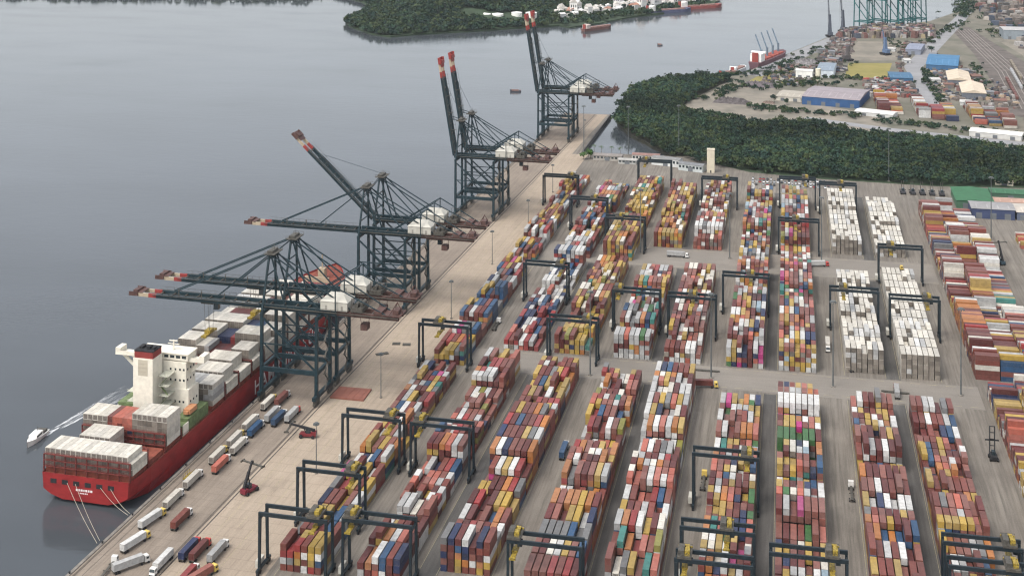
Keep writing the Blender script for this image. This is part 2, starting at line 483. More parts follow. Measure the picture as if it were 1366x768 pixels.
for row, (xl, k, ncol, segs) in ROWS.items():
    for si, (y0, nb, pal, lo, hi) in enumerate(segs):
        nc = 6 if (row == 'B' and si == 0) else ncol
        P = PAL[pal]
        hts = np.zeros((nb, nc), int)
        bh = random.randint(lo, hi)
        for b in range(nb):
            if random.random() < 0.4: bh = random.randint(lo, hi)
            for c in range(nc):
                d = random.choice((0, 0, 0, 0, 0, 0, 0, 0, 0, -1, -1, 1)) if pal != 'whites' else random.choice((0, 0, 0, 0, 0, 0, 0, 0, 0, 0, -1, -1, 1))
                hts[b, c] = max(1 if lo > 1 else 0, min(5, bh + d))
            if random.random() < 0.06 and 0 < b < nb - 1:
                hts[b] = np.maximum(0, hts[b] - 2)
            for c in range(nc):
                if random.random() < 0.02: hts[b, c] = random.randint(0, 2)
        short = [random.random() < {'whites': 0.03, 'bright': 0.55, 'mix': 0.35, 'maroon': 0.35, 'rose': 0.3}.get(pal, 0.22) for _ in range(nb)]
        for b in range(nb):
            dom = random.choice(P); domp = random.choice((0, 0, 0.1, 0.2, 0.45))
            ycen = y0 + BAY * b + 6.1
            for c in range(nc):
                scol = random.choice(P)
                for t in range(hts[b, c]):
                    r = random.random()
                    cn = dom if r < domp else (scol if r < domp + 0.3 else random.choice(P))
                    top = t == hts[b, c] - 1
                    hid = (not top) and 0 < c < nc - 1 and hts[b, c - 1] > t and hts[b, c + 1] > t and 0 < b < nb - 1 and hts[b - 1, c] > t and hts[b + 1, c] > t
                    if hid: continue
                    u = CW / 2 + c * PITCH
                    for hy, ln in ([(ycen, 12.19)] if not short[b] else [(ycen - 3.1, 6.06), (ycen + 3.1, 6.06)]):
                        if short[b]: cn2 = cn if random.random() < 0.5 else random.choice(P)
                        else: cn2 = cn
                        yy = hy + random.uniform(-0.18, 0.18)
                        CONT.append((xl + u + k * (yy - 721) + random.uniform(-0.07, 0.07), yy, t * CH, -k + random.uniform(-0.004, 0.004), ln, cn2, row, si, t, top, True))
# tall stacks of empties laid across the rows, along the wide roadway
for row, x0, k, y0, y1, lo, hi in (('K', 101.5, 0.010, 729, 1056, 2, 6), ('J', 104.5, 0.010, 545, 708, 3, 6)):
    nb = int((y1 - y0) / 2.62)
    P = PAL['empties'] if row == 'K' else PAL['maroon'] + PAL['redwhite']
    hts = np.zeros((nb, 3), int); bh = [5, 5, 5]
    for b in range(nb):
        for c in range(3):
            if random.random() < 0.14: bh[c] = random.randint(lo, hi)
            hts[b, c] = min(6, max(0, bh[c] + random.choice((0, 0, 0, 0, -1))))
    for c in range(3):
        cn = random.choice(P)
        for b in range(nb):
            if random.random() < 0.3: cn = random.choice(P if b > 26 or row == 'J' else ['red', 'maroon', 'red', 'brown red', 'brown red', 'yellow', 'orange', 'maroon', 'light grey'])
            if row == 'J' and b > nb - 5: cn = 'cream white'
            for t in range(hts[b, c]):
                top = t == hts[b, c] - 1
                hid = (not top) and 0 < b < nb - 1 and hts[b - 1, c] > t and hts[b + 1, c] > t and (c > 0 and hts[b, c - 1] > t)  and (c == 2 or hts[b, c + 1] > t)
                if hid: continue
                yy = y0 + 1.3 + b * 2.62
                c2 = cn if random.random() < 0.6 else random.choice(P)
                CONT.append((x0 + 6.1 + c * 12.6 + k * (yy - 721) + random.uniform(-0.15, 0.15), yy, t * CH, math.pi / 2 - k, 12.19, c2, row, 0, t, top, True))
# small groups by the grey shed and in the yard across the mangrove
for i in range(8):
    for j in range(2):
        for t in range(random.randint(1, 2)):
            CONT.append((172 + j * 12.8, 975 + i * 3.1, t * CH, math.pi / 2, 12.19, random.choice(('yellow', 'maroon', 'cream white', 'yellow', 'coral')), 'L', 0, t, False, True))
def inpoly(x, y, p):
    r = False
    for i in range(len(p)):
        (x1, y1), (x2, y2) = p[i], p[i - 1]
        if (y1 > y) != (y2 > y) and x < (x2 - x1) * (y - y1) / (y2 - y1) + x1: r = not r
    return r
FARYARD = [(100, 1452), (300, 1362), (300, 1430), (250, 1440), (205, 1498), (176, 1500), (174, 1455), (155, 1468), (152, 1520), (100, 1530)]
gx = 96
while gx < 300:
    gy = 1370
    colr = random.choice(PAL['empties'])
    hgt = random.randint(1, 4)
    while gy < 1535:
        if random.random() < 0.35: colr = random.choice(PAL['empties'] + PAL['maroon']); hgt = random.randint(1, 4)
        if inpoly(gx, gy, FARYARD) and random.random() < 0.86 and int((gx - 96) / 13) % 4 != 3:
            for t in range(hgt):
                CONT.append((gx, gy, t * CH, math.pi / 2, 12.19, colr if random.random() < 0.7 else random.choice(PAL['empties']), 'M', 0, t, False, True))
        gy += 2.75
    gx += 13.2

# choose the boxes that show largest and keep them as things of their own
cA, sA = math.cos(YAW), math.sin(YAW)
def in_view(x, y, z):
    zf = -sA * x + cA * y
    px = 683 + 1750 * (cA * x + sA * y) / zf; py = -200 + 1750 * (CAM_H - z) / zf
    return 4 < px < 1362 and 4 < py < 764
order = sorted(((c[0] ** 2 + c[1] ** 2 + (CAM_H - c[2]) ** 2) * (1.0 if c[4] > 7 else 1.35), i) for i, c in enumerate(CONT) if c[9] and c[6] in 'ABCDEFGHI' and in_view(c[0], c[1], c[2] + 1))
SINGLE = {i for _, i in order[:235]}

def container_mesh(L, name, reefer=False):
    """steel box with recessed roof and wall panels, corner posts, door bars at one end"""
    mb = MB()
    x, y, h, e, d = CW / 2, L / 2, 2.55, 0.14, 0.05
    def panel(p, n):      # p four corners ccw seen from outside, n outward normal
        p = [Vector(q) for q in p]; n = Vector(n)
        cen = sum(p, Vector()) / 4
        inn = []
        for q in p:
            dd = cen - q
            v = q.copy()
            for a in range(3):
                if abs(dd[a]) > 1e-6: v[a] += math.copysign(e, dd[a])
            inn.append(v - n * d)
        k = len(mb.v); mb.v += [tuple(q) for q in p + inn]
        for i in range(4):
            j = (i + 1) % 4
            mb.f.append((k + i, k + j, k + 4 + j, k + 4 + i))
        mb.f.append((k + 4, k + 5, k + 6, k + 7))
    panel([(-x, -y, h), (x, -y, h), (x, y, h), (-x, y, h)], (0, 0, 1))
    panel([(x, -y, 0), (x, y, 0), (x, y, h), (x, -y, h)], (1, 0, 0))
    panel([(-x, y, 0), (-x, -y, 0), (-x, -y, h), (-x, y, h)], (-1, 0, 0))
    panel([(-x, -y, 0), (x, -y, 0), (x, -y, h), (-x, -y, h)], (0, -1, 0))
    panel([(x, y, 0), (-x, y, 0), (-x, y, h), (x, y, h)], (0, 1, 0))
    mb.quad((-x, y, 0), (x, y, 0), (x, -y, 0), (-x, -y, 0))
    for bx in (-0.75, -0.3, 0.3, 0.75):
        mb.quad((bx - 0.04, -y - 0.002, 0.12), (bx + 0.04, -y - 0.002, 0.12), (bx + 0.04, -y - 0.002, h - 0.12), (bx - 0.04, -y - 0.002, h - 0.12))
    if reefer:      # cooling machinery set in the end wall
        mb.quad((-x + .2, -y - 0.004, 0.2), (x - .2, -y - 0.004, 0.2), (x - .2, -y - 0.004, h - .25), (-x + .2, -y - 0.004, h - .25))
        for fx in (-.55, .55):
            mb.box(fx - .35, fx + .35, -y - .03, -y - .005, 1.45, 2.1)
    me = mb.mesh(name); me.materials.append(M['cobj'])
    if reefer:
        me.materials.append(M['reefer'])
        for p in me.polygons:
            if p.center.y < -y - .003: p.material_index = 1
    return me
C40, C20, C40R = container_mesh(12.19, 'long_container'), container_mesh(6.06, 'short_container'), container_mesh(12.19, 'refrigerated_container', True)
ROWTXT = {'A': 'row beside the open apron', 'B': 'second row from the apron', 'C': 'third row from the apron', 'D': 'fourth row from the apron', 'E': 'fifth row from the apron',
          'F': 'sixth row from the apron', 'G': 'seventh row from the apron', 'H': 'eighth row from the apron', 'I': 'ninth row from the apron'}
def jit(col, s=0.22):
    f = random.uniform(1 - s, 1 + s * .7); g = random.uniform(0.03, 0.28)
    lum = sum(col) / 3
    return tuple(max(0.01, min(0.85, (c * (1 - g) + lum * g) * f)) for c in col)
def single_container(c, label, group, z0=0.0):
    o = bpy.data.objects.new('shipping_container', (C40R if c[5] == 'cream white' else C40) if c[4] > 7 else C20)
    C.objects.link(o)
    o.location = (c[0], c[1], c[2] + z0 + 0.02); o.rotation_euler = (0, 0, c[3])
    o.color = (*jit(COL[c[5]]), 1)
    return tag(o, label, 'container', group)
for i in sorted(SINGLE):
    c = CONT[i]
    kind = 'long' if c[4] > 7 else 'short'
    lev = ('on the ground', 'atop a two-high stack', 'atop a three-high stack', 'atop a four-high stack', 'atop a five-high stack', 'atop a six-high stack')[c[8]]
    single_container(c, f'{kind} {c[5]} container {lev} in the {ROWTXT[c[6]]}', f'{kind} {c[5]} containers {lev}, {ROWTXT[c[6]]}')

def boxes_object(name, lst, m):
    n = len(lst)
    base = np.array([(-.5, -.5, 0), (.5, -.5, 0), (.5, .5, 0), (-.5, .5, 0), (-.5, -.5, 1), (.5, -.5, 1), (.5, .5, 1), (-.5, .5, 1)])
    # top face gets a narrow raised rim ring so roofs read as pressed panels
    quads = np.array([(4, 5, 6, 7), (0, 1, 5, 4), (1, 2, 6, 5), (2, 3, 7, 6), (3, 0, 4, 7)])
    X = np.array([[c[0], c[1], c[2], c[3], c[4]] for c in lst])
    V = np.repeat(base[None], n, 0)
    dims = np.stack([np.full(n, CW), X[:, 4], np.full(n, 2.55)], 1)
    V = V * dims[:, None, :]
    cs, sn = np.cos(X[:, 3])[:, None], np.sin(X[:, 3])[:, None]
    x = V[:, :, 0] * cs - V[:, :, 1] * sn + X[:, 0:1]
    y = V[:, :, 0] * sn + V[:, :, 1] * cs + X[:, 1:2]
    z = V[:, :, 2] + X[:, 2:3] + 0.02
    V = np.stack([x, y, z], 2).reshape(-1, 3)
    Q = (quads[None] + (np.arange(n) * 8)[:, None, None]).reshape(-1, 4)
    cols = np.array([jit(COL[c[5]]) if isinstance(c[5], str) else c[5] for c in lst])
    fc = np.repeat(cols, 5, 0).reshape(n, 5, 3)
    for i, c in enumerate(lst):
        if c[5] == 'cream white': fc[i, 1] = np.array((0.165, 0.148, 0.128)) * random.uniform(.7, 1.6)      # cooling machinery end
    return np_mesh(name, V, Q, fc.reshape(-1, 3), m)
rest = [c for i, c in enumerate(CONT) if i not in SINGLE]
o = boxes_object('stacked_containers', rest, M['cattr'])
tag(o, 'thousands of mixed coloured shipping containers stacked in the terminal rows', 'containers', kind='stuff')

# asphalt strips under the gantry wheels, cross aisles
def along(xl, k, u0, u1, y0, y1): return [(xl + u0 + k * (y0 - 721), y0), (xl + u1 + k * (y0 - 721), y0), (xl + u1 + k * (y1 - 721), y1), (xl + u0 + k * (y1 - 721), y1)]
LANE = {'A': -1, 'B': -1, 'C': 1, 'D': -1, 'E': 1, 'F': -1, 'G': 1, 'H': -1, 'I': 1}
mb = MB()
for a, b in (('B', 'C'), ('D', 'E'), ('F', 'G'), ('H', 'I')):
    xa, ka, na, _ = ROWS[a]; xb, kb, nb_, _ = ROWS[b]
    k = (ka + kb) / 2
    for y0, y1 in ((420, 688), (720, 882), (926, 1092)):
        mb.prism([(xa + 20.3 + ka * (y0 - 721), y0), (xb - 0.3 + kb * (y0 - 721), y0), (xb - 0.3 + kb * (y1 - 721), y1), (xa + 20.3 + ka * (y1 - 721), y1)], 0.0125, 0.03)
struct('gantry_runway', mb, M['runway'])
mb = MB()
for y0, y1 in ((690, 719), (884, 926)):
    mb.v += [(-166 + 0.027 * (y0 - 721), y0, 0.04), (101, y0, 0.04), (101, y1, 0.04), (-166 + 0.027 * (y1 - 721), y1, 0.04)]
    n = len(mb.v); mb.f.append((n - 4, n - 3, n - 2, n - 1))
struct('cross_aisle', mb, M['aisle'])

# painted lines: lane edges on the apron, stop lines and dashes in the cross aisles
mk = MB()
for o in (40.5, 47.5, 54.5):
    y = 420.0
    while y < 1180:
        mk.prism(strip(y, y + (9 if o == 47.5 else 40), o, o + 0.22), 0.0125, 0.02); y += 18 if o == 47.5 else 40
for yy in (692.5, 717.0, 886.5, 923.5):
    x = -158.0
    while x < 96: mk.box(x, x + 5, yy, yy + 0.25, 0.041, 0.05); x += 9
for row, (xl, k, nc, segs) in ROWS.items():
    for y0, y1 in ((470, 688), (721, 880), (928, 1090)):
        for u in (-0.9, nc * PITCH + 0.4):
            mk.prism(along(xl, k, u, u + 0.16, y0, y1), 0.031, 0.04)
struct('painted_markings', mk, mat('worn_road_paint', (0.42, 0.36, 0.2), 0.8, 0.3, 0.8, col2=(0.2, 0.18, 0.14)))
# ------------------------------------------------------------------ rubber-tyred gantry cranes
SPAN = 27.2
def make_rtg():
    root = thing('gantry_crane', 'x', 'gantry crane')
    hx = SPAN / 2
    for sy in (-1, 1):
        MB().box(-hx - 0.55, hx + 0.55, sy * 3.3 - 0.42, sy * 3.3 + 0.42, 22.3, 23.7).build('top_beam', M['rtg'], root)
    for sx in (-1, 1):
        for sy in (-1, 1):
            MB().hexa([(sx * hx - .45, sy * 3.9 - .5, 2.4), (sx * hx + .45, sy * 3.9 - .5, 2.4), (sx * hx + .45, sy * 3.9 + .5, 2.4), (sx * hx - .45, sy * 3.9 + .5, 2.4),
                       (sx * hx - .5, sy * 3.3 - .55, 22.28), (sx * hx + .5, sy * 3.3 - .55, 22.28), (sx * hx + .5, sy * 3.3 + .55, 22.28), (sx * hx - .5, sy * 3.3 + .55, 22.28)]).build('leg', M['rtg'], root)
        s = MB().box(sx * hx - .5, sx * hx + .5, -6.3, 6.3, 1.5, 2.4)
        s.build('sill_beam', M['rtg'], root)
        MB().beam((sx * hx, -2.7, 21.2), (sx * hx, 2.7, 21.2), 0.5, 0.7).build('tie_beam', M['rtg'], root)
        for y in (-5.4, -3.4, 3.4, 5.4):
            MB().cyl((sx * hx - .42, y, 0.76), (sx * hx + .42, y, 0.76), 0.75, n=10).build('wheel', M['black'], root)
    MB().box(-hx - 2.1, -hx - 0.55, -3.0, 2.2, 1.6, 4.3).build('engine_box', M['house'], root)
    return root
def add_trolley(root, tx, spread_z):
    t = MB().box(tx - 2.6, tx + 2.6, -4.0, 4.0, 23.72, 24.5)
    t.box(tx - 2.3, tx - 0.2, -2.6, 2.6, 24.5, 26.0)
    for q in (-3.9, 3.9):
        t.beam((tx - 2.5, q, 25.4), (tx + 2.5, q, 25.4), 0.1); t.beam((tx - 2.5, q, 24.5), (tx - 2.5, q, 25.4), 0.1); t.beam((tx + 2.5, q, 24.5), (tx + 2.5, q, 25.4), 0.1)
    tr = t.build('trolley', M['steel'], root)
    g = MB().box(tx + 0.1, tx + 1.9, -2.9, -0.3, 24.52, 26.3).box(tx + 0.3, tx + 1.6, 0.5, 2.4, 24.52, 25.5).cyl((tx - 1.8, 2.95, 25.2), (tx + 1.6, 2.95, 25.2), 0.55, n=10)
    g.box(tx - 2.55, tx + 2.55, 3.2, 3.7, 24.52, 24.9)
    g.build('hoist', M['yellow'], tr)
    MB().box(tx + 1.2, tx + 2.9, -2.2, -0.2, 20.6, 22.8).build('operator_cab', M['glass'], root)
    sp = MB()
    sp.box(tx - 0.9, tx + 0.9, -5.6, 5.6, spread_z, spread_z + 0.45).box(tx - 1.2, tx + 1.2, -6.0, -5.4, spread_z - 0.2, spread_z + 0.5).box(tx - 1.2, tx + 1.2, 5.4, 6.0, spread_z - 0.2, spread_z + 0.5).box(tx - 1.1, tx + 1.1, -1.6, 1.6, spread_z + 0.45, spread_z + 1.1)
    s = sp.build('spreader', M['yellow'], root)
    r = MB()
    for a in (-0.9, 0.9):
        for b in (-1.4, 1.4):
            r.beam((tx + a, b, spread_z + 1.05), (tx + a * 1.5, b * 1.4, 24.0), 0.07)
    r.build('hoist_rope', M['steel'], s)
RTGS = [  # row, Y, trolley offset, label tail
    ('A', 481.5, 8.5, 'standing over the end of the row beside the open apron'),
    ('A', 519.5, 9.5, 'over orange containers, middle one of three beside the apron'),
    ('A', 572.5, 8.5, 'beside the red hatch-cover slab and a lamp post on the apron'),
    ('B', 484.0, -11.0, 'over white container stacks ending the second row from the apron'),
    ('B', 570.5, -10.0, 'over blue and white containers in the second row from the apron'),
    ('D', 481.5, -11.5, 'over the end of the fourth row from the apron'),
    ('F', 566.0, 9.0, 'over the sixth row, the one farthest from the row end of three'),
    ('F', 504.0, 3.5, 'over the sixth row, middle one of three'),
    ('F', 481.0, -10.5, 'over the very end of the sixth row'),
    ('G', 492.0, 8.5, 'over the end of the seventh row from the apron'),
    ('I', 512.5, 9.5, 'over the ninth row, the one farther from the row end of two'),
    ('I', 496.0, 8.0, 'over the very end of the ninth row'),
    ('A', 690.5, -3.0, 'over yellow containers opposite the cross aisle beside the apron'),
    ('B', 803.5, 9.0, 'over the middle block of the second row'),
    ('C', 712.0, 8.0, 'over the front of the middle block of the third row'),
    ('D', 765.0, -10.5, 'over the middle block of the fourth row'),
    ('E', 762.0, 0.5, 'over the middle block of the fifth row'),
    ('F', 806.0, 3.0, 'over the middle block of the sixth row'),
    ('H', 792.0, -6.0, 'over white containers in the eighth row'),
    ('I', 883.0, -6.0, 'at the cross aisle between white blocks of the ninth row'),
    ('I', 784.0, 7.0, 'over white containers in the middle block of the ninth row'),
    ('A', 1022.0, 8.0, 'over the far block of the row beside the apron'),
    ('B', 960.0, 4.0, 'over the far block of the second row'),
    ('C', 915.0, -4.0, 'over yellow containers heading the far block of the third row'),
    ('C', 1086.0, -8.0, 'at the end of the third row by the low offices'),
    ('E', 1039.0, 5.0, 'over the fifth row below the cream tower'),
    ('G', 1051.0, 6.0, 'over the far block of the seventh row, by the parked cars'),
    ('G', 933.0, -2.0, 'over the front of the far block of the seventh row'),
    ('H', 1040.0, 2.0, 'over white containers of the eighth row by the mangrove'),
]
rtg0 = None
def rtg_centre(row, y):
    xl, k, nc, _ = ROWS[row]
    w = (nc - 1) * PITCH + CW
    return (xl + w + 1.5 - SPAN / 2 if LANE[row] < 0 else xl - 1.5 + SPAN / 2) + k * (y - 721), -k
protos = None
for i, (row, y, tx, tail) in enumerate(RTGS):
    cx, rz = rtg_centre(row, y)
    if row == 'A': cx += 2.2
    lab = 'dark gantry crane ' + tail
    if protos is None:
        protos = make_rtg(); r = protos; r.location = (cx, y, 0); r.rotation_euler = (0, 0, rz)
        tag(r, lab, 'gantry crane', 'rubber-tyred gantry cranes over the container rows')
        base_children = list(r.children)
    else:
        r = protos.copy(); C.objects.link(r); r.location = (cx, y, 0); r.rotation_euler = (0, 0, rz); r['label'] = lab
        for ch in base_children:
            c2 = ch.copy(); C.objects.link(c2); c2.parent = r
    add_trolley(r, tx, random.choice((17.5, 18.5, 19.0)))

# ------------------------------------------------------------------ ship-to-shore cranes
def make_sts(name, label, y, boom_deg, trolley_x, spread_z=None, y_off=0):
    """local x: -water +land, legs at x = -15 / +15, frames at y = -9 / +9"""
    xc = edge_x(y) + 17.5
    root = thing(name, label, 'quay crane', (xc, y, 0.0), QA, 'ship-to-shore cranes on the quay')
    K, B = M['crane'], M['crane_brown']
    for sx in (-1, 1):
        for sy in (-1, 1):
            MB().hexa([(sx * 15 - .85, sy * 9 - .75, 5.2), (sx * 15 + .85, sy * 9 - .75, 5.2), (sx * 15 + .85, sy * 9 + .75, 5.2), (sx * 15 - .85, sy * 9 + .75, 5.2),
                       (sx * 15 - .7, sy * 8.6 - .65, 43.0), (sx * 15 + .7, sy * 8.6 - .65, 43.0), (sx * 15 + .7, sy * 8.6 + .65, 43.0), (sx * 15 - .7, sy * 8.6 + .65, 43.0)]).build('leg', K, root)
            bg_ = MB()
            for q in (-2.6, -0.9, 0.9, 2.6):
                bg_.box(sx * 15 - .6, sx * 15 + .6, sy * 9 + q - .7, sy * 9 + q + .7, 0.9, 2.0)
                bg_.cyl((sx * 15 - .3, sy * 9 + q, 0.52), (sx * 15 + .3, sy * 9 + q, 0.52), 0.42, n=8)
            bg_.box(sx * 15 - .7, sx * 15 + .7, sy * 9 - 2.8, sy * 9 + 2.8, 2.0, 3.4)
            bg_.build('bogie', M['steel'], root)
        MB().box(sx * 15 - .9, sx * 15 + .9, -12.5, 12.5, 3.4, 5.2).build('sill_beam', K, root)
        MB().box(sx * 15 - .8, sx * 15 + .8, -8.0, 8.0, 15.2, 17.0).build('portal_tie', K, root)
        MB().box(sx * 15 - .8, sx * 15 + .8, -9.4, 9.4, 43.0, 44.4).build('top_tie', K, root)
    for sy in (-1, 1):
        MB().box(-14.1, 14.1, sy * 9 - .65, sy * 9 + .65, 15.0, 17.2).build('portal_beam', K, root)
        br = MB()
        br.beam((-14, sy * 8.9, 41.5), (14, sy * 8.9, 17.5), 0.8)
        br.beam((-14, sy * 8.9, 28.8), (14, sy * 8.9, 28.8), 0.55)
        br.beam((-14, sy * 8.9, 29), (0, sy * 8.9, 17.3), 0.5)
        br.beam((0, sy * 8.9, 29.0), (14, sy * 8.9, 41.0), 0.5)
        br.build('brace', K, root)
    st = MB()
    zz = 5.2
    for i in range(9):
        a, b = (-2.2, 2.2) if i % 2 == 0 else (2.2, -2.2)
        st.beam((16.6, a, zz), (16.6, b, zz + 4.2), 0.8, 0.16); st.box(16.0, 17.3, b - .7, b + .7, zz + 4.1, zz + 4.25)
        st.beam((17.2, a, zz + 1.1), (17.2, b, zz + 5.3), 0.08)
        zz += 4.2
    st.build('stairs', M['steel'], root)
    # fixed girder and back reach
    for sy in (-1, 1):
        MB().box(-17.5, 24, sy * 3.6 - .7, sy * 3.6 + .7, 44.4, 47.0).build('main_girder', K, root)
        MB().box(24, 57, sy * 3.6 - .6, sy * 3.6 + .6, 44.5, 46.6).build('back_girder', B, root)
    ct = MB()
    for q in range(-14, 56, 7):
        ct.box(q - .3, q + .3, -2.9, 2.9, 45.0, 46.2)
    for q in range(-15, 57, 4):
        for sy in (-1, 1): ct.box(q - .05, q + .05, sy * 5.2 - .05, sy * 5.2 + .05, 46.0, 47.6)
    for sy in (-1, 1): ct.box(-16, 57, sy * 4.9 - .55, sy * 4.9 + .55, 45.85, 45.98); ct.box(-16, 57, sy * 5.2 - .05, sy * 5.2 + .05, 47.5, 47.6)
    ct.build('walkway', M['steel'], root)
    be = MB().box(51, 58, -5.0, 5.0, 46.65, 47.1).box(53.5, 56.5, -3, 3, 47.1, 49.2).box(44, 51.1, -4.4, 4.4, 46.65, 46.9).box(44, 48, -4.4, 4.4, 46.9, 48.3)
    be.beam((52, -4.6, 47), (55, 0, 52.5), 0.3); be.beam((52, 4.6, 47), (55, 0, 52.5), 0.3); be.beam((58, 0, 47), (55, 0, 52.5), 0.3)
    be.build('rope_platform', B, root)
    MB().box(36, 39.5, -2.2, 2.2, 37.5, 40.5).beam((36.5, -1.8, 40.4), (36.5, -3.6, 44.6), .2).beam((39, 1.8, 40.4), (39, 3.6, 44.6), .2).build('hanging_block', B, root)
    # machinery house with a low gable roof
    MB().box(15.5, 30, -5.0, 5.0, 47.05, 51.6).build('machinery_house', M['house'], root)
    MB().hexa([(15.2, -5.3, 51.6), (30.3, -5.3, 51.6), (30.3, 5.3, 51.6), (15.2, 5.3, 51.6), (18.6, -1.9, 54.4), (27.0, -1.9, 54.4), (27.0, 1.9, 54.4), (18.6, 1.9, 54.4)]).build('roof', M['house'], root)
    dr = MB()
    for q in (18, 26.5): dr.box(q, q + 1.1, -5.06, -5.0, 47.3, 49.6)
    dr.build('house_door', colmat((0.25, 0.24, 0.21)), root)
    hb = MB().box(31.6, 38, -4.6, 4.6, 47.05, 49.2).cyl((34.2, -3.5, 50.2), (34.2, 3.5, 50.2), 1.1, n=10).box(35.6, 37.4, -2, 3, 49.2, 51.2)
    for q in (32.2, 37.8):
        for sy in (-1, 1): hb.beam((q, sy * 4.5, 49), (q, sy * 4.5, 54.0), 0.2)
    hb.beam((32.2, -4.5, 54), (37.8, -4.5, 54), .2); hb.beam((32.2, 4.5, 54), (37.8, 4.5, 54), .2)
    hb.build('winch_deck', M['steel'], root)
    # A-frame
    af = MB()
    for sy in (-1, 1):
        af.beam((-15, sy * 8.4, 44.4), (-13.2, sy * 3.4, 72.6), 0.95)
        af.beam((-4.5, sy * 3.8, 47), (-12.4, sy * 3.2, 72.0), 0.7)
    for z, w in ((53, 6.8), (62, 5.2), (70, 3.8)):
        x = -15 + (z - 44.4) / 28.2 * 1.8
        af.beam((x, -w, z), (x, w, z), 0.55)
    af.build('a_frame', K, root)
    tp = MB().box(-15.6, -9.6, -5.2, 5.2, 72.6, 73.0).box(-14.4, -11.4, -3.6, 3.6, 73.0, 74.2)
    for q in (-15.5, -12.6, -9.7):
        for sy in (-1, 1): tp.box(q - .06, q + .06, sy * 5.1 - .06, sy * 5.1 + .06, 73.0, 74.4)
    for sy in (-1, 1): tp.box(-15.6, -9.6, sy * 5.1 - .06, sy * 5.1 + .06, 74.3, 74.42)
    tp.beam((-12, 0, 74), (-12, 0, 77), 0.15)
    tp.build('sheave_platform', M['steel'], root)
    bs = MB()
    for sy in (-1, 1):
        bs.beam((-12.5, sy * 3.2, 72.4), (15.0, sy * 5.0, 46.8), 0.55)
        bs.beam((-12.5, sy * 2.2, 72.0), (33.0, sy * 3.6, 47.0), 0.55)
        bs.beam((4, sy * 3.6, 46.9), (24, sy * 6.1, 59.5), 0.55)
        bs.beam((24, sy * 6.1, 59.5), (50, sy * 3.6, 46.8), 0.5)
        bs.beam((24, sy * 6.1, 59.5), (24, sy * 6.1, 46.8), 0.5)
    bs.beam((24, -6.1, 59.5), (24, 6.1, 59.5), 0.5)
    bs.build('back_stay', K, root)
    # boom, turning about the hinge at x = -17.5, z = 45.7
    th = math.radians(boom_deg)
    hx, hz = -17.7, 45.7
    def bp(d, yy, up=0.0):
        return (hx - d * math.cos(th) + up * math.sin(th), yy, hz + d * math.sin(th) + up * math.cos(th))
    def bbox(mbx, d0, d1, y0, y1, u0, u1):
        mbx.hexa([bp(d1, y0, u0), bp(d0, y0, u0), bp(d0, y1, u0), bp(d1, y1, u0), bp(d1, y0, u1), bp(d0, y0, u1), bp(d0, y1, u1), bp(d1, y1, u1)])
    for sy in (-1, 1):
        m1 = MB(); bbox(m1, 0.3, 60, sy * 3.3 - .45, sy * 3.3 + .45, -1.1, 0.9); m1.build('boom_girder', K, root)
        m2 = MB(); bbox(m2, 60, 64.5, sy * 3.3 - .44, sy * 3.3 + .44, -1.05, 0.88); m2.build('boom_red_band', M['red'], root)
        m3 = MB(); bbox(m3, 64.5, 70.5, sy * 3.3 - .42, sy * 3.3 + .42, -1.0, 0.8); m3.build('boom_cream_band', M['cream'], root)
    cr = MB()
    d = 3
    while d < 66:
        bbox(cr, d - .25, d + .25, -2.85, 2.85, -0.6, 0.4)
        d += 7
    d = 2
    while d < 62:
        for sy in (-1, 1): bbox(cr, d - .06, d + .06, sy * 5.0 - .06, sy * 5.0 + .06, 0.9, 2.2)
        d += 4
    for sy in (-1, 1):
        bbox(cr, 1, 62, sy * 4.4 - .35, sy * 4.4 + .35, 0.75, 0.86); bbox(cr, 1, 62, sy * 5.0 - .06, sy * 5.0 + .06, 2.1, 2.22)
    for d0 in (20, 33, 46):
        bbox(cr, d0, d0 + .35, -4.9, -4.55, 1.2, 5.2)
    cr.build('boom_walkway', M['steel'], root)
    e = MB(); bbox(e, 70.5, 75.5, -4.6, 4.6, -0.6, 0.2); bbox(e, 71, 73.5, -3.2, 3.2, 0.2, 2.1); bbox(e, 68, 71, -3.8, 3.8, 1.0, 1.2)
    for sy in (-1, 1): bbox(e, 70.5, 75.4, sy * 4.5 - .08, sy * 4.5 + .08, 0.2, 1.6)
    e.build('boom_tip_platform', M['red'] if boom_deg > 60 else B, root)
    # fore stays
    fs = MB()
    if boom_deg < 20:
        for sy in (-1, 1):
            fs.beam((-13.5, sy * 3.0, 72.6), bp(53, sy * 3.3, 1.2), 0.55)
            fs.beam((-13.5, sy * 2.2, 72.2), bp(27, sy * 3.3, 1.2), 0.5)
    elif boom_deg < 65:
        for sy in (-1, 1):
            k1 = bp(30, sy * 3.3, 3.0); k2 = bp(12, sy * 3.3, 4.0)
            fs.beam((-13.5, sy * 3.0, 72.6), bp(14, sy * 3.3, 2.2), 0.4); fs.beam(bp(14, sy * 3.3, 2.2), bp(52, sy * 3.3, 1.6), 0.35)
        for q in range(0, 52, 4):
            fs.beam(bp(q + 3, -3.4, 1.2), bp(q + 5, -3.4, 3.4), 0.25); fs.beam(bp(q + 5, -3.4, 3.4), bp(q + 7, -3.4, 1.2), 0.25)
        fs.beam((-12, 0, 74), bp(56, 0, 1.5), 0.18)
    else:
        for sy in (-1, 1):
            fs.beam((-13.5, sy * 3.0, 72.6), bp(29, sy * 3.3, 1.2), 0.4)
            fs.beam(bp(26, sy * 3.3, 2.0), bp(52, sy * 3.3, 1.4), 0.35)
        fs.beam((-12, 0.6, 74), bp(54, 0.6, 1.5), 0.16)
    fs.build('fore_stay', K, root)
    # trolley, cab, spreader
    tx = trolley_x
    tz = 43.6
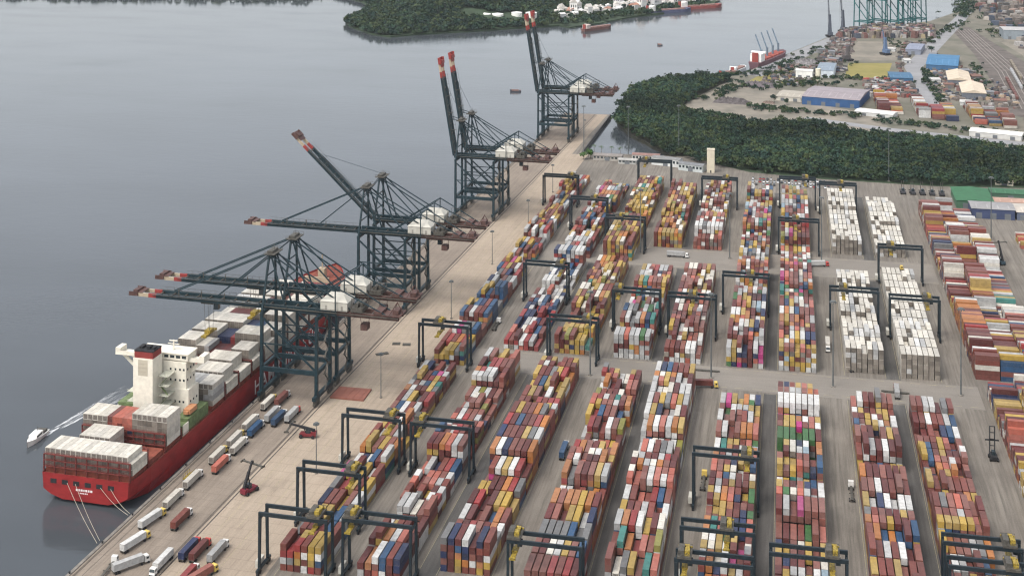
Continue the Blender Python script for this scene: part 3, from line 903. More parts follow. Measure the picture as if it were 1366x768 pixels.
    tr = MB().box(tx - 3.4, tx + 3.4, -2.7, 2.7, tz, tz + 0.75).box(tx - 2, tx + 1, -2, 2, tz + .75, tz + 1.6).build('trolley', M['steel'], root)
    MB().box(tx + 3.2, tx + 5.8, -1.3, 1.3, tz - 3.0, tz - 0.1).build('operator_cab', M['glass'], root)
    if spread_z is not None:
        sp = MB().box(tx - 1.2, tx + 1.2, -6.1, 6.1, spread_z, spread_z + .6).box(tx - 1.4, tx + 1.4, -6.3, -5.3, spread_z - .3, spread_z + .7).box(tx - 1.4, tx + 1.4, 5.3, 6.3, spread_z - .3, spread_z + .7).box(tx - 1.5, tx + 1.5, -2.4, 2.4, spread_z + .6, spread_z + 2.2).build('spreader', M['yellow'], root)
        rp = MB()
        for a in (-1.2, 1.2):
            for b in (-2, 2): rp.beam((tx + a, b, spread_z + 2), (tx + a * 1.4, b, tz + .1), 0.12)
        rp.build('hoist_rope', M['steel'], sp)
    return root
make_sts('quay_crane', 'dark blue quay crane with lowered boom and a black cab hanging over the red ship', 638, 0, -49, 27.5)
make_sts('quay_crane', 'dark blue quay crane with lowered boom and yellow spreader, second one over the red ship', 665, 0, -36, 29.0)
make_sts('quay_crane', 'dark blue quay crane with lowered boom, beside the one with a half-raised boom', 774, 0, 30)
make_sts('quay_crane', 'dark blue quay crane with its boom half raised at a slant', 801, 43.0, 28)
make_sts('quay_crane', 'dark blue quay crane with upright boom, next to the crane with the slanting boom', 978, 80.5, 30)
make_sts('quay_crane', 'dark blue quay crane with upright boom, second from the slanting boom', 1005, 80.5, 33)
make_sts('quay_crane', 'dark blue quay crane with upright boom, second from the end of the quay', 1252, 81.0, 30)
make_sts('quay_crane', 'dark blue quay crane with upright boom nearest the end of the quay', 1277, 81.0, 34)

# ------------------------------------------------------------------ the container ship
SY0 = 519.0                                   # stern
BEAM = 45.0
SX0 = edge_x(SY0) - 5.0 - BEAM / 2
DK = 9.0                                      # deck level
ship = thing('container_ship', 'red container ship with cream bridge moored along the quay, loaded with white containers', 'ship', (SX0, SY0, 0), QA)
def ship_hull():
    ys = [0, 6, 16, 32, 55, 90, 150, 205, 232, 252, 268, 280, 288]
    deck = [21.0, 22.0, 22.5, 22.5, 22.5, 22.5, 22.5, 22.5, 21.5, 18.5, 13.5, 7.0, 0.6]
    mid = [20.5, 21.8, 22.5, 22.5, 22.5, 22.5, 22.5, 22.5, 20, 15.5, 10.0, 4.0, 0.3]
    wl = [11.0, 14.0, 17.5, 21, 22.5, 22.5, 22.5, 22.0, 17, 11, 6.0, 1.8, 0.2]
    zb = [-1.8, -2.8, -4.5, -5, -5, -5, -5, -5, -5, -5, -5, -5, -5]
    sheer = [DK] * 9 + [DK + 1.5, DK + 3, DK + 4, DK + 4.5]
    v, f = [], []
    for i, y in enumerate(ys):
        sec = [(wl[i], zb[i]), ((wl[i] + mid[i]) / 2 + 1.0 if i < 4 else (wl[i] + mid[i]) / 2, zb[i] + 1.6), (mid[i], 2.0), (deck[i], sheer[i])]
        for x, z in sec: v.append((x, y, z))
        for x, z in sec: v.append((-x, y, z))
    for i in range(len(ys) - 1):
        a, b = i * 8, (i + 1) * 8
        for k in range(3):
            f.append((a + k, b + k, b + k + 1, a + k + 1))
            f.append((a + 4 + k + 1, b + 4 + k + 1, b + 4 + k, a + 4 + k))
    for k in range(3): f.append((0 + k, k + 1, 4 + k + 1, 4 + k))       # transom
    f.append((96 + 0, 96 + 4, 96 + 5, 96 + 1)); f.append((96 + 1, 96 + 5, 96 + 6, 96 + 2)); f.append((96 + 2, 96 + 6, 96 + 7, 96 + 3))
    for i in range(len(ys) - 1):
        a, b = i * 8, (i + 1) * 8
        f.append((a + 0, a + 4, b + 4, b + 0))
    h = MB(); h.v = v; h.f = f
    h.build('hull', M['hull'], ship)
    d = MB()
    for i in range(len(ys) - 1):
        d.quad((-deck[i] + .3, ys[i] + .2, sheer[i] - 0.9), (deck[i] - .3, ys[i] + .2, sheer[i] - 0.9), (deck[i + 1] - .3, ys[i + 1], sheer[i + 1] - 0.9), (-deck[i + 1] + .3, ys[i + 1], sheer[i + 1] - 0.9))
    d.build('deck', M['deck'], ship)
ship_hull()
for i in range(6):                            # mooring openings in the transom
    x = -15.5 + i * 5.6
    MB().box(x - 1.5, x + 1.5, -0.06, 0.6, 4.6, 6.6).build('mooring_opening', M['black'], ship)
nm = MB()
x = -4.5
for w in (0.9, 0.7, 1.0, 0.6, 0.9, 0.8, 1.0):
    nm.box(x, x + w, -0.05, 0.3, 2.6, 3.5); x += w + 0.35
x = -2.6
for w in (0.5, 0.6, 0.4, 0.6, 0.5):
    nm.box(x, x + w, -0.05, 0.3, 1.5, 2.0); x += w + 0.3
nm.build('stern_name', M['letter'], ship)
# company name on the side
lx = 119.5
for chq in 'HAMBURG S\u00dcD':
    adv = {'M': 9.4, ' ': 4.0, 'H': 8.4, 'A': 8.0, 'G': 8.4, 'U': 8.2, '\u00dc': 8.2}.get(chq, 7.8)
    if chq != ' ':
        cu = bpy.data.curves.new('hull_letter', 'FONT'); cu.body = chq; cu.size = 10.2; cu.extrude = 0.02; cu.offset = 0.12
        tmp = bpy.data.objects.new('tmp', cu); C.objects.link(tmp)
        bpy.context.view_layer.update()
        tme = bpy.data.meshes.new_from_object(tmp.evaluated_get(bpy.context.evaluated_depsgraph_get()))
        bpy.data.objects.remove(tmp); bpy.data.curves.remove(cu)
        tme.materials.clear(); tme.materials.append(M['letter'])
        lt = bpy.data.objects.new('hull_letter', tme); C.objects.link(lt); lt.parent = ship
        lt.rotation_euler = (math.radians(90), 0, math.radians(90)); lt.location = (BEAM / 2 + 0.08, lx, -1.3)
    lx += adv
# accommodation, funnel casing, bridge wings
def sp(name, m, *boxes):
    mb = MB()
    for b in boxes: mb.box(*b)
    return mb.build(name, m, ship)
W = M['shipwhite']
sp('funnel_casing', W, (-6.6, 3.6, 50.5, 59.5, DK - .8, 41.0))
fn = sp('funnel', colmat((0.21, 0.035, 0.03)), (-6.2, 3.4, 51, 59, 41.0, 44.0))
MB().box(-6.3, 3.5, 50.9, 59.1, 44.0, 44.6).box(-4.6, -3, 53, 56, 44.6, 45.6).box(-1, .6, 53, 56, 44.6, 45.8).box(1.6, 3, 53, 56, 44.6, 45.5).build('funnel_top', M['black'], fn)
sp('deckhouse', W, (-11, 16.5, 61.0, 71.0, DK - .8, 24.0), (-8, 15.0, 61.4, 70.6, 24.0, 36.4))
sp('bridge_deck', W, (-23.5, 23.5, 63.0, 69.0, 36.4, 37.0), (-10, 15.5, 62.0, 70.5, 37.0, 39.9), (-10.5, 16, 61.6, 71.0, 39.9, 40.3))
for sx in (-1, 1):
    MB().box(min(sx * 20.8, sx * 23.5), max(sx * 20.8, sx * 23.5), 63.1, 68.9, 37.0, 39.6).build('wing_cab', W, ship)
    MB().box(min(sx * 10.2, sx * 20.8) if sx < 0 else 15.6, max(sx * 10.2, sx * 20.8), 63.1, 63.3, 37.0, 38.3).build('wing_rail', W, ship)
    MB().beam((sx * 21.5, 66.0, 36.4), (sx * 11.5, 66.0, 28.0), 0.6, 1.6).beam((sx * 17, 66.0, 36.4), (sx * 11.5, 66.0, 32.0), 0.5, 1.2).build('wing_brace', W, ship)
win = MB()
for zz in range(5):
    for x in (6.5, 9.0, 11.4, 13.4):
        win.box(x, x + .9, 60.94 if zz < 2 else 61.34, 61.05 if zz < 2 else 61.45, 12.5 + zz * 5.0, 13.5 + zz * 5.0)
    for q in range(3): win.box(16.5 if zz < 2 else 15.0, 16.56 if zz < 2 else 15.06, 62.5 + q * 3, 63.5 + q * 3, 12.5 + zz * 5.0, 13.5 + zz * 5.0)
for q in range(8): win.box(-9.2 + q * 3.1, -7.0 + q * 3.1, 61.94, 62.0, 38.0, 39.3)
win.build('window_band', M['glass'], ship)
lv = MB()
for zz in range(4): lv.box(-4.0, 1.0, 50.44, 50.5, 33.0 + zz * 1.8, 35.0 + zz * 1.8)
lv.build('louvre', colmat((0.42, 0.38, 0.30)), ship)
for zz in range(5):
    z = 13.5 + zz * 4.6
    bal = MB().box(4.5, 9.5, 54.0, 61.0, z, z + .2)
    for q in range(4): bal.box(4.7 + q * 1.55, 4.78 + q * 1.55, 54.0, 54.08, z, z + 1.1)
    bal.box(4.5, 9.5, 54.0, 54.08, z + 1.05, z + 1.15).box(9.42, 9.5, 54, 61, z + 1.05, z + 1.15)
    bal.build('balcony', colmat((0.46, 0.46, 0.38)), ship)
    a, b = (5, 9) if zz % 2 == 0 else (9, 5)
    MB().beam((a, 55.2, z - 4.4), (b, 55.2, z + .1), 0.9, 0.18).build('outside_stairs', M['deckgreen'], ship)
    if zz < 3:
        MB().box(-12.5, -7.0, 55.0, 61.0, z, z + .2).box(-12.5, -7, 55, 55.08, z + 1.05, z + 1.15).box(-12.5, -12.42, 55, 55.08, z, z + 1.1).build('balcony', colmat((0.46, 0.46, 0.38)), ship)
sp('upper_deck', M['deckgreen'], (8.0, 20.5, 48.0, 53.0, DK - .8, 12.5), (14.2, 20.6, 53.0, 73, DK - .8, 14.0), (-20.5, -7.5, 48.0, 61.0, DK - .8, 12.5), (-21, -11.2, 61, 73, DK - .8, 14.5))
sp('deck_wall', W, (20.5, 20.9, 48, 53, DK - .8, 13.0)); sp('deck_wall', W, (-20.9, -20.5, 48, 61, DK - .8, 13.4))
bt = MB().box(16.5, 20.0, 56, 63, 14.8, 16.9).box(17.2, 19.4, 54.8, 64.2, 15.1, 16.4); bt.build('lifeboat', colmat((0.42, 0.2, 0.1)), ship)
mm = MB().beam((6, 66, 40.3), (6, 66, 45), 0.5).box(3, 9, 65.8, 66.2, 43.0, 43.3).box(4, 8.2, 65.3, 65.9, 44.6, 45.0)
mm.build('radar_mast', W, ship)
# bays: y0, hatch level, list of (x0 col, x1 col, tiers, palette)
HATCH = DK + 1.6
def lashing(y, z1, x0=-21, x1=21):
    lash = MB()
    n = int((x1 - x0) / 5.2)
    for i in range(n + 1):
        x = x0 + (x1 - x0) * i / n
        lash.box(x - .25, x + .25, y - .25, y + .25, DK - .8, z1)
    z = DK + 2.2
    while z < z1 + .1:
        lash.box(x0, x1, y - .55, y + .55, z - .12, z + .12); lash.box(x0, x1, y - .6, y - .52, z + 1.0, z + 1.12); z += 2.6
    for i in range(n):
        xa = x0 + (x1 - x0) * i / n; xb = x0 + (x1 - x0) * (i + 1) / n
        lash.beam((xa, y, DK + 2.2), (xb, y, DK + 4.8), 0.12)
    lash.build('lashing_bridge', M['lash'], ship)
NC = 17
def colx(c): return (c - 8) * 2.52
SHIPC = []
def bay(y0, groups, ln=12.19):
    for (c0, c1, n, pal) in groups:
        cn = random.choice(pal)
        for c in range(c0, c1 + 1):
            if random.random() < 0.5: cn = random.choice(pal)
            for t in range(n):
                vis = t == n - 1 or c in (c0, c1) or True
                SHIPC.append((colx(c), y0 + ln / 2, HATCH + t * CH, 0, ln, cn if t == n - 1 or random.random() < .5 else random.choice(pal), t == n - 1, y0))
WH = ['cream white']; WM = ['cream white'] * 5 + ['white', 'light grey', 'maroon']; MX = ['navy blue', 'blue', 'coral', 'white', 'red', 'brown red', 'light grey']
for y0 in [2.6, 17.2, 32.0] + [76.0 + i * 14.8 for i in range(11)]: MB().box(-20.8, 20.8, y0 - .2, y0 + 12.4, DK - .85, HATCH - .03).build('hatch_cover', M['deck'], ship)
bay(2.6, [(0, 15, 3, WH), (16, 16, 2, WH)])
bay(17.2, [(3, 8, 3, WH)])
bay(32.0, [(0, 4, 4, WH), (5, 9, 4, ['navy blue', 'blue', 'coral', 'brown red']), (10, 16, 5, WH)])
bay(76.0, [(0, 6, 3, WM), (7, 9, 2, MX), (10, 13, 4, MX), (14, 16, 4, ['light grey', 'cream white'])])
bay(90.8, [(0, 7, 3, WM), (8, 9, 2, ['red', 'brown red']), (10, 15, 4, WH), (16, 16, 2, WH)])
bay(105.6, [(0, 4, 4, WH), (5, 8, 2, ['red', 'coral', 'brown red']), (9, 14, 4, WH), (15, 16, 2, WH)])
bay(120.4, [(0, 3, 5, WH), (4, 6, 4, ['light grey', 'cream white']), (7, 11, 3, ['brown red', 'red', 'maroon']), (12, 15, 4, WH), (16, 16, 2, WH)])
bay(135.2, [(0, 5, 5, WH), (6, 9, 4, ['navy blue', 'red', 'brown red']), (10, 15, 5, WH), (16, 16, 3, WM)])
bay(150.0, [(0, 8, 5, WH), (9, 12, 4, ['navy blue', 'light grey', 'blue']), (13, 16, 4, WH)])
bay(164.8, [(0, 7, 4, ['maroon', 'brown red', 'cream white']), (8, 16, 5, WH)])
bay(179.6, [(0, 8, 5, WM), (9, 16, 4, WM)])
bay(194.4, [(0, 9, 5, WH), (10, 16, 4, ['brown red', 'cream white'])])
bay(209.2, [(1, 15, 4, ['brown red', 'cream white', 'cream white', 'coral'])])
bay(224.0, [(2, 14, 3, ['brown red', 'cream white', 'red'])])
for y, z in ((1.2, 16.4), (16.0, 16.4), (30.8, 16.4), (45.6, 13)): lashing(y, z)
for i in range(11): lashing(76.0 + 14.8 * i + 13.5, 17.0)
rails = MB()
for sx in (-1, 1):
    for q in range(0, 44, 2): rails.box(sx * 22.1 - .05, sx * 22.1 + .05, q * 5 + 2, q * 5 + 2.1, DK - .1, DK + 1.1)
    rails.box(sx * 22.1 - .05, sx * 22.1 + .05, 2, 225, DK + 1.0, DK + 1.1)
rails.build('deck_railing', M['lash'], ship)
fm = MB().box(-2.2, 2.2, 262, 266, DK, 18).beam((0, 264, 18), (0, 264, 27), 0.6).box(-8, 8, 255, 256, DK, 15)
fm.build('fore_mast', M['cream'], ship)
cs, sn = math.cos(QA), math.sin(QA)
def ship_world(x, y): return SX0 + x * cs - y * sn, SY0 + x * sn + y * cs
ship_rest = []
nsing = 0
BAYTXT = {2.6: 'in the bay over the ship stern', 17.2: 'in the half-empty bay near the ship stern', 32.0: 'in the bay behind the ship bridge', 76.0: 'in the first bay in front of the ship bridge', 90.8: 'in the second bay in front of the ship bridge'}
for (lx, ly, lz, rz, ln, cn, top, y0) in SHIPC:
    wx, wy = ship_world(lx, ly)
    c = (wx, wy, lz, QA, ln, cn)
    if top and y0 in BAYTXT:
        lab = f'{cn} container on top {BAYTXT[y0]}'
        single_container(c, lab, f'{cn} containers on top {BAYTXT[y0]}')
    else:
        ship_rest.append(c)
tag(boxes_object('containers_aboard', ship_rest, M['cattr']), 'mostly cream white containers stacked in bays aboard the red ship', 'containers', kind='stuff')
# mooring lines
for (a, bq, txt) in (((-9, 0.2, 5.4), (-269.5, 484.5, 0.9), 'from the stern port side to the quay'), ((-5, 0.2, 5.4), (-269.4, 486.5, 0.9), 'beside the first stern line'), ((7, 0.2, 5.4), (-268.2, 507.6, 0.9), 'short stern line'), ((12, 0.2, 5.4), (-268.1, 509.0, 0.9), 'short stern line next to the hull corner')):
    ax, ay = ship_world(a[0], a[1])
    A_, B_ = Vector((ax, ay, a[2])), Vector(bq)
    mb = MB(); N_ = 8
    pts = [A_.lerp(B_, i / N_) - Vector((0, 0, 1.2 * math.sin(math.pi * i / N_))) for i in range(N_ + 1)]
    for i in range(N_): mb.cyl(pts[i], pts[i + 1], 0.09, n=5, cap=False)
    tag(mb.build('mooring_line', M['rope']), 'pale mooring rope ' + txt, 'rope', 'mooring lines at the stern')

# ------------------------------------------------------------------ pilot boat with wake
bo = thing('motor_launch', 'small white motor launch with dark windows leaving a foamy wake', 'boat', (-350, 572, WZ), math.radians(184))
bo.scale = (1.35, 1.35, 1.35)
hl = MB()
ys = [0, 2, 6, 10, 12.5]; wd = [2.0, 2.1, 2.0, 1.2, 0.1]; zt = [1.2, 1.2, 1.4, 1.8, 2.1]
for y, w, z in zip(ys, wd, zt): hl.v += [(-w * .8, y - 6, -0.4), (w * .8, y - 6, -0.4), (w, y - 6, z), (-w, y - 6, z)]
for i in range(4):
    a, b = i * 4, i * 4 + 4
    hl.f += [(a + 1, b + 1, b + 2, a + 2), (a, a + 3, b + 3, b), (a + 3, a + 2, b + 2, b + 3)]
hl.f += [(0, 1, 2, 3)]
hl.build('hull', M['tank'], bo)
MB().box(-1.5, 1.5, -2.2, 2.6, 1.2, 2.6).box(-1.3, 1.3, -2.0, 1.6, 2.6, 2.75).build('cabin', M['tank'], bo)
MB().box(-1.54, 1.54, -1.4, 2.2, 1.75, 2.35).build('cabin_window', M['glass'], bo)
MB().box(-1.6, 1.6, -5.2, -2.4, 1.2, 2.0).beam((0, -1, 2.7), (0, -1, 4.4), .12).build('after_deck', M['steel'], bo)
wm = bpy.data.materials.new('wake_foam'); nt, b = nodes_of(wm)
b.inputs['Base Color'].default_value = (0.75, 0.77, 0.78, 1); b.inputs['Roughness'].default_value = 0.7
tc = nt.nodes.new('ShaderNodeTexCoord'); mp = nt.nodes.new('ShaderNodeMapping'); mp.inputs['Scale'].default_value = (0.8, 0.14, 1)
nz = nt.nodes.new('ShaderNodeTexNoise'); nz.inputs['Scale'].default_value = 0.9; nz.inputs['Detail'].default_value = 6
at = nt.nodes.new('ShaderNodeAttribute'); at.attribute_name = 'Col'
nt.links.new(tc.outputs['Object'], mp.inputs['Vector']); nt.links.new(mp.outputs[0], nz.inputs['Vector'])
rp = nt.nodes.new('ShaderNodeValToRGB'); rp.color_ramp.elements[0].position = 0.42; rp.color_ramp.elements[1].position = 0.66
mu = nt.nodes.new('ShaderNodeMath'); mu.operation = 'MULTIPLY'
rp.color_ramp.elements[1].position = 0.6
nt.links.new(nz.outputs['Fac'], rp.inputs['Fac']); nt.links.new(rp.outputs[0], mu.inputs[0]); nt.links.new(at.outputs['Fac'], mu.inputs[1]); nt.links.new(mu.outputs[0], b.inputs['Alpha'])
V, Q, cl = [], [], []
NL, NWd = 26, 8
for i in range(NL + 1):
    t = i / NL
    for j in range(NWd + 1):
        s_ = j / NWd * 2 - 1
        V.append((s_ * (1.4 + 5.0 * t), 5 + 62 * t, 0.04))
for i in range(NL):
    for j in range(NWd):
        a = i * (NWd + 1) + j
        Q.append((a, a + 1, a + NWd + 2, a + NWd + 1))
        s_ = abs((j + .5) / NWd * 2 - 1); t = (i + .5) / NL
        k = (1 - t) ** 0.8 * (0.35 + 0.65 * (s_ if t > .15 else 1)) * (1.0 if s_ < .9 else .5)
        cl.append((k, k, k))
wk = np_mesh('boat_wake', np.array(V), np.array(Q), np.array(cl), wm)
wk.location = (-350, 572, WZ); wk.rotation_euler = (0, 0, math.radians(-14))
tag(wk, 'foamy wake trailing behind the motor launch', 'wake', kind='stuff')

# ------------------------------------------------------------------ trucks on the quay and in the lanes
def truck_mesh(cab_col):
    root = thing('terminal_truck', 'x', 'truck')
    ch = MB().box(-0.5, 0.5, -6.2, 8.6, 0.95, 1.3).box(-1.15, 1.15, -6.2, -5.8, 1.0, 1.35).box(-1.15, 1.15, 4.6, 5.0, 1.0, 1.35).box(-1.1, 1.1, -0.2, 0.2, 1.0, 1.32)
    ch.build('chassis', M['steel'], root)
    cb = MB()
    cb.hexa([(-1.2, 6.6, 0.8), (1.2, 6.6, 0.8), (1.2, 8.8, 0.8), (-1.2, 8.8, 0.8), (-1.15, 6.7, 3.1), (1.15, 6.7, 3.1), (1.15, 8.3, 3.1), (-1.15, 8.3, 3.1)])
    cab = cb.build('cab', colmat(cab_col), root)
    MB().hexa([(-1.05, 8.72, 1.9), (1.05, 8.72, 1.9), (1.05, 8.84, 1.9), (-1.05, 8.84, 1.9), (-1.0, 8.42, 2.85), (1.0, 8.42, 2.85), (1.0, 8.5, 2.85), (-1.0, 8.5, 2.85)]).box(-1.23, 1.23, 7.2, 8.2, 1.9, 2.7).build('windscreen', M['glass'], cab)
    for x in (-1.0, 1.0):
        for y in (-5.2, -3.9, 5.4, 8.0):
            MB().cyl((x - .28, y, 0.5), (x + .28, y, 0.5), 0.5, n=8).build('wheel', M['black'], root)
    return root
TR = [('cream white', -252.2, 580.5, 0), ('cream white', -247.6, 574.0, 0), ('cream white', -253.2, 563.3, 0), ('coral', -248.2, 555.4, 0), ('cream white', -254.4, 539.3, 0), ('cream white', -254.9, 521.1, 0),
      ('brown red', -244.0, 506.4, 0), ('white', -256.4, 504.2, 0.2), ('white', -254.6, 486.2, 0.25), ('light grey', -248.9, 471.0, 0.62), (None, -255.5, 466.2, -0.1), ('white', -236.6, 476.2, math.pi), ('navy blue', -230.3, 485.2, 0),
      ('maroon', -226.0, 485.4, 0), ('light grey', -218.6, 485.9, 0), ('red', -222.4, 466.9, 0.0), ('coral', -217.9, 468.8, 0.35), ('cream white', -252.1, 598.4, 0), ('blue', -247.0, 592.8, 0),
      ('cream white', -252.4, 622.2, 0), ('brown red', -247.5, 628.2, 0), ('light grey', -245.2, 609.5, 0), ('blue', -240.4, 606.1, 0), ('light grey', -235.6, 611.4, 0),
      # in the yard lanes
      (None, -33.0, 584.0, 0), (None, 30.6, 587.0, 0), ('cream white', 26.5, 760.0, math.pi), ('light grey', 59.0, 700.0, 0.02), (None, 42, 728, 1.2), (None, -163, 752, 0), ('blue', -98.0, 600, 0), ('brown red', -40.0, 690.0, 1.45), ('white', 24.0, 905.0, 1.3), (None, 72, 908, 1.5), ('light grey', -70, 907, 1.6)]
tproto = {}
PL = ['beside the ship, abreast of the bridge'] * 99
for i, (cn, x, y, a) in enumerate(TR):
    quay = i < 24
    cabc = random.choice(((0.62, 0.61, 0.58), (0.62, 0.61, 0.58), (0.62, 0.61, 0.58), (0.45, 0.06, 0.05), (0.55, 0.4, 0.1)))
    cabn = {0.62: 'white', 0.45: 'red', 0.55: 'yellow'}[cabc[0]]
    if cabc not in tproto:
        r = tproto[cabc] = truck_mesh(cabc); r.location = (x, y, 0.03)
    else:
        r = dup(tproto[cabc], (x, y, 0.03), 0)
    rz = (QA if quay else -0.01) - a
    r.rotation_euler = (0, 0, rz)
    where = ('on the quay beside the ship' if y > 515 else 'on the quay astern of the ship') if quay else ('in a lane between container rows' if y < 685 else 'near a cross aisle of the yard')
    load = f'carrying a {cn} container' if cn else 'with an empty trailer'
    r['label'] = f'{cabn}-cabbed terminal truck {load} {where}'; r['category'] = 'truck'; r['group'] = f'terminal trucks {where}'
    if cn:
        c = (x, y, 1.36, rz, 12.19, cn)
        single_container(c, f'{cn} container on a truck trailer {where}', f'{cn} containers on trucks {where}', 0.03)
# hatch cover slab lying on the apron
hs = MB().prism([(0, 0), (18, 0.6), (17.2, 14.6), (-0.2, 13.6)], 0.02, 0.75)
for q in range(5): hs.box(1 + q * 3.6, 1.3 + q * 3.6, 1, 13.2, 0.75, 0.86)
tag(hs.build('hatch_cover_slab', colmat((0.22, 0.085, 0.06)), None, (-225.2, 638.2, 0.012), QA), 'flat rusty red hatch cover lying on the quay apron', 'hatch cover')
# small yellow machine on the quay edge
yl = thing('gangway_cart', 'small yellow cart with a ladder frame on the quay edge by the hull', 'cart', (-258.5, 545, 0.02), QA)
MB().box(-1.3, 1.3, -3.2, 3.2, 0.5, 0.8).build('platform', M['yellow'], yl)
lf = MB()
for q in (-3, -1, 1, 3): lf.beam((-1.1, q, .8), (-1.1, q, 2.4), .14); lf.beam((1.1, q, .8), (1.1, q, 2.4), .14)
lf.beam((-1.1, -3, 2.4), (-1.1, 3, 2.4), .14).beam((1.1, -3, 2.4), (1.1, 3, 2.4), .14); lf.build('frame', M['yellow'], yl)
for x in (-1, 1):
    for q in (-2.4, 2.4): MB().cyl((x - .2, q, .32), (x + .2, q, .32), .32, n=8).build('wheel', M['black'], yl)

# ------------------------------------------------------------------ reach stackers
def stacker(label, loc, rz, col, boom_el, boom_len=12.0, group=None):
    r = thing('reach_stacker', label, 'reach stacker', loc, rz, 'reach stackers and container handlers')
    MB().box(-1.6, 1.6, -4.2, 3.4, 0.9, 2.0).box(-1.5, 1.5, -4.6, -2.2, 1.0, 2.8).build('body', colmat(col), r)
    MB().box(-0.9, 0.9, -1.6, 0.4, 2.0, 4.0).build('cab', M['glass'], r)
    for x in (-1.7, 1.7):
        MB().cyl((x - .45, -3.2, .75), (x + .45, -3.2, .75), .75, n=10).build('wheel', M['black'], r)
        MB().cyl((x - .55, 2.6, .9), (x + .55, 2.6, .9), .9, n=10).build('wheel', M['black'], r)
    e = math.radians(boom_el)
    p0 = Vector((0, -3.6, 3.4)); p1 = p0 + Vector((0, math.cos(e), math.sin(e))) * boom_len
    bm = MB().beam(p0, p0.lerp(p1, .6), 1.0, 1.1).beam(p0.lerp(p1, .5), p1, .75, .8).beam((0, 0.6, 2.0), p0.lerp(p1, .45), .4)
    for x in (-.6, .6): bm.beam((x, -3.6, 2.2), (x, -3.6, 3.9), .3)
    bm.build('boom', M['black'], r)
    z = p1.z - 1.6; y = p1.y + .3
    MB().box(-6.05, 6.05, y - .4, y + .4, z, z + .5).box(-6.1, -5.6, y - 1.2, y + 1.2, z - .25, z + .5).box(5.6, 6.1, y - 1.2, y + 1.2, z - .25, z + .5).beam((0, y, z + .4), p1, .8).build('spreader', M['steel'], r)
    return r
stacker('red reach stacker with lowered boom on the apron near the three gantry cranes', (-221, 594, 0.02), 1.65, (0.16, 0.022, 0.026), 12)
stacker('dark red reach stacker with raised black boom beside the crane rail', (-226.5, 538, 0.02), -0.35, (0.15, 0.02, 0.03), 62, 11)
stacker('dark reach stacker with upright boom by the navy-sided shed', (146, 936, 0.02), 0.4, (0.04, 0.07, 0.09), 66, 13)
r = thing('container_handler', 'black mast container handler on the wide roadway beside the tall empty stacks', 'container handler', (96.3, 636, 0.02), 0.03, 'reach stackers and container handlers')
MB().box(-1.5, 1.5, -3.6, 2.0, 0.9, 2.2).build('body', M['black'], r)
MB().box(-0.8, 0.8, -1.4, 0.4, 2.2, 4.0).build('cab', M['glass'], r)
m_ = MB()
for x in (-1.1, 1.1): m_.box(x - .22, x + .22, 2.1, 2.6, 0.5, 14.0)
for z in (2, 5, 8, 11, 13.8): m_.box(-1.1, 1.1, 2.2, 2.5, z - .15, z + .15)
m_.build('mast', M['black'], r)
MB().box(-3.05, 3.05, 2.7, 3.1, 7.0, 7.6).build('spreader', M['black'], r)
for x in (-1.6, 1.6):
    for y in (-2.8, 1.2): MB().cyl((x - .4, y, .8), (x + .4, y, .8), .8, n=10).build('wheel', M['black'], r)
# plates and pallets left on the apron
for i, (x, y, w, d, lab) in enumerate(((-216.5, 700.0, 7, 3, 'long dark steel plate'), (-213, 716, 4.5, 3.5, 'dark square steel plate'), (-207, 716, 4.5, 3.5, 'dark square steel plate'))):
    mb = MB().box(-w / 2, w / 2, -d / 2, d / 2, 0.0, 0.3).box(-w / 2 + .3, w / 2 - .3, -d / 2 + .3, d / 2 - .3, 0.3, 0.42)
    tag(mb.build('steel_plate', M['steel'], None, (x, y, 0.02), 0.6 if i == 0 else 0.2), lab + ' lying on the apron by the crane rail', 'plate', 'steel plates on the apron')
sb = MB()
sb.beam((-7, 0, .35), (7, 0, .35), 1.0, .6).beam((-6, -0.9, .3), (6, -0.9, .3), .4, .5)
bl0 = sb.mesh('beam_bundle'); bl0.materials.append(M['steel'])
for (x, y, a, lab) in ((58.5, 703, -0.05, 'at the corner of the ninth row front block'), (-38.5, 712, 0.0, 'between the fourth and fifth rows')):
    o = bpy.data.objects.new('beam_bundle', bl0); C.objects.link(o); o.location = (x, y, 0.045); o.rotation_euler = (0, 0, a)
    tag(o, 'dark steel beam in the cross aisle ' + lab, 'beam')

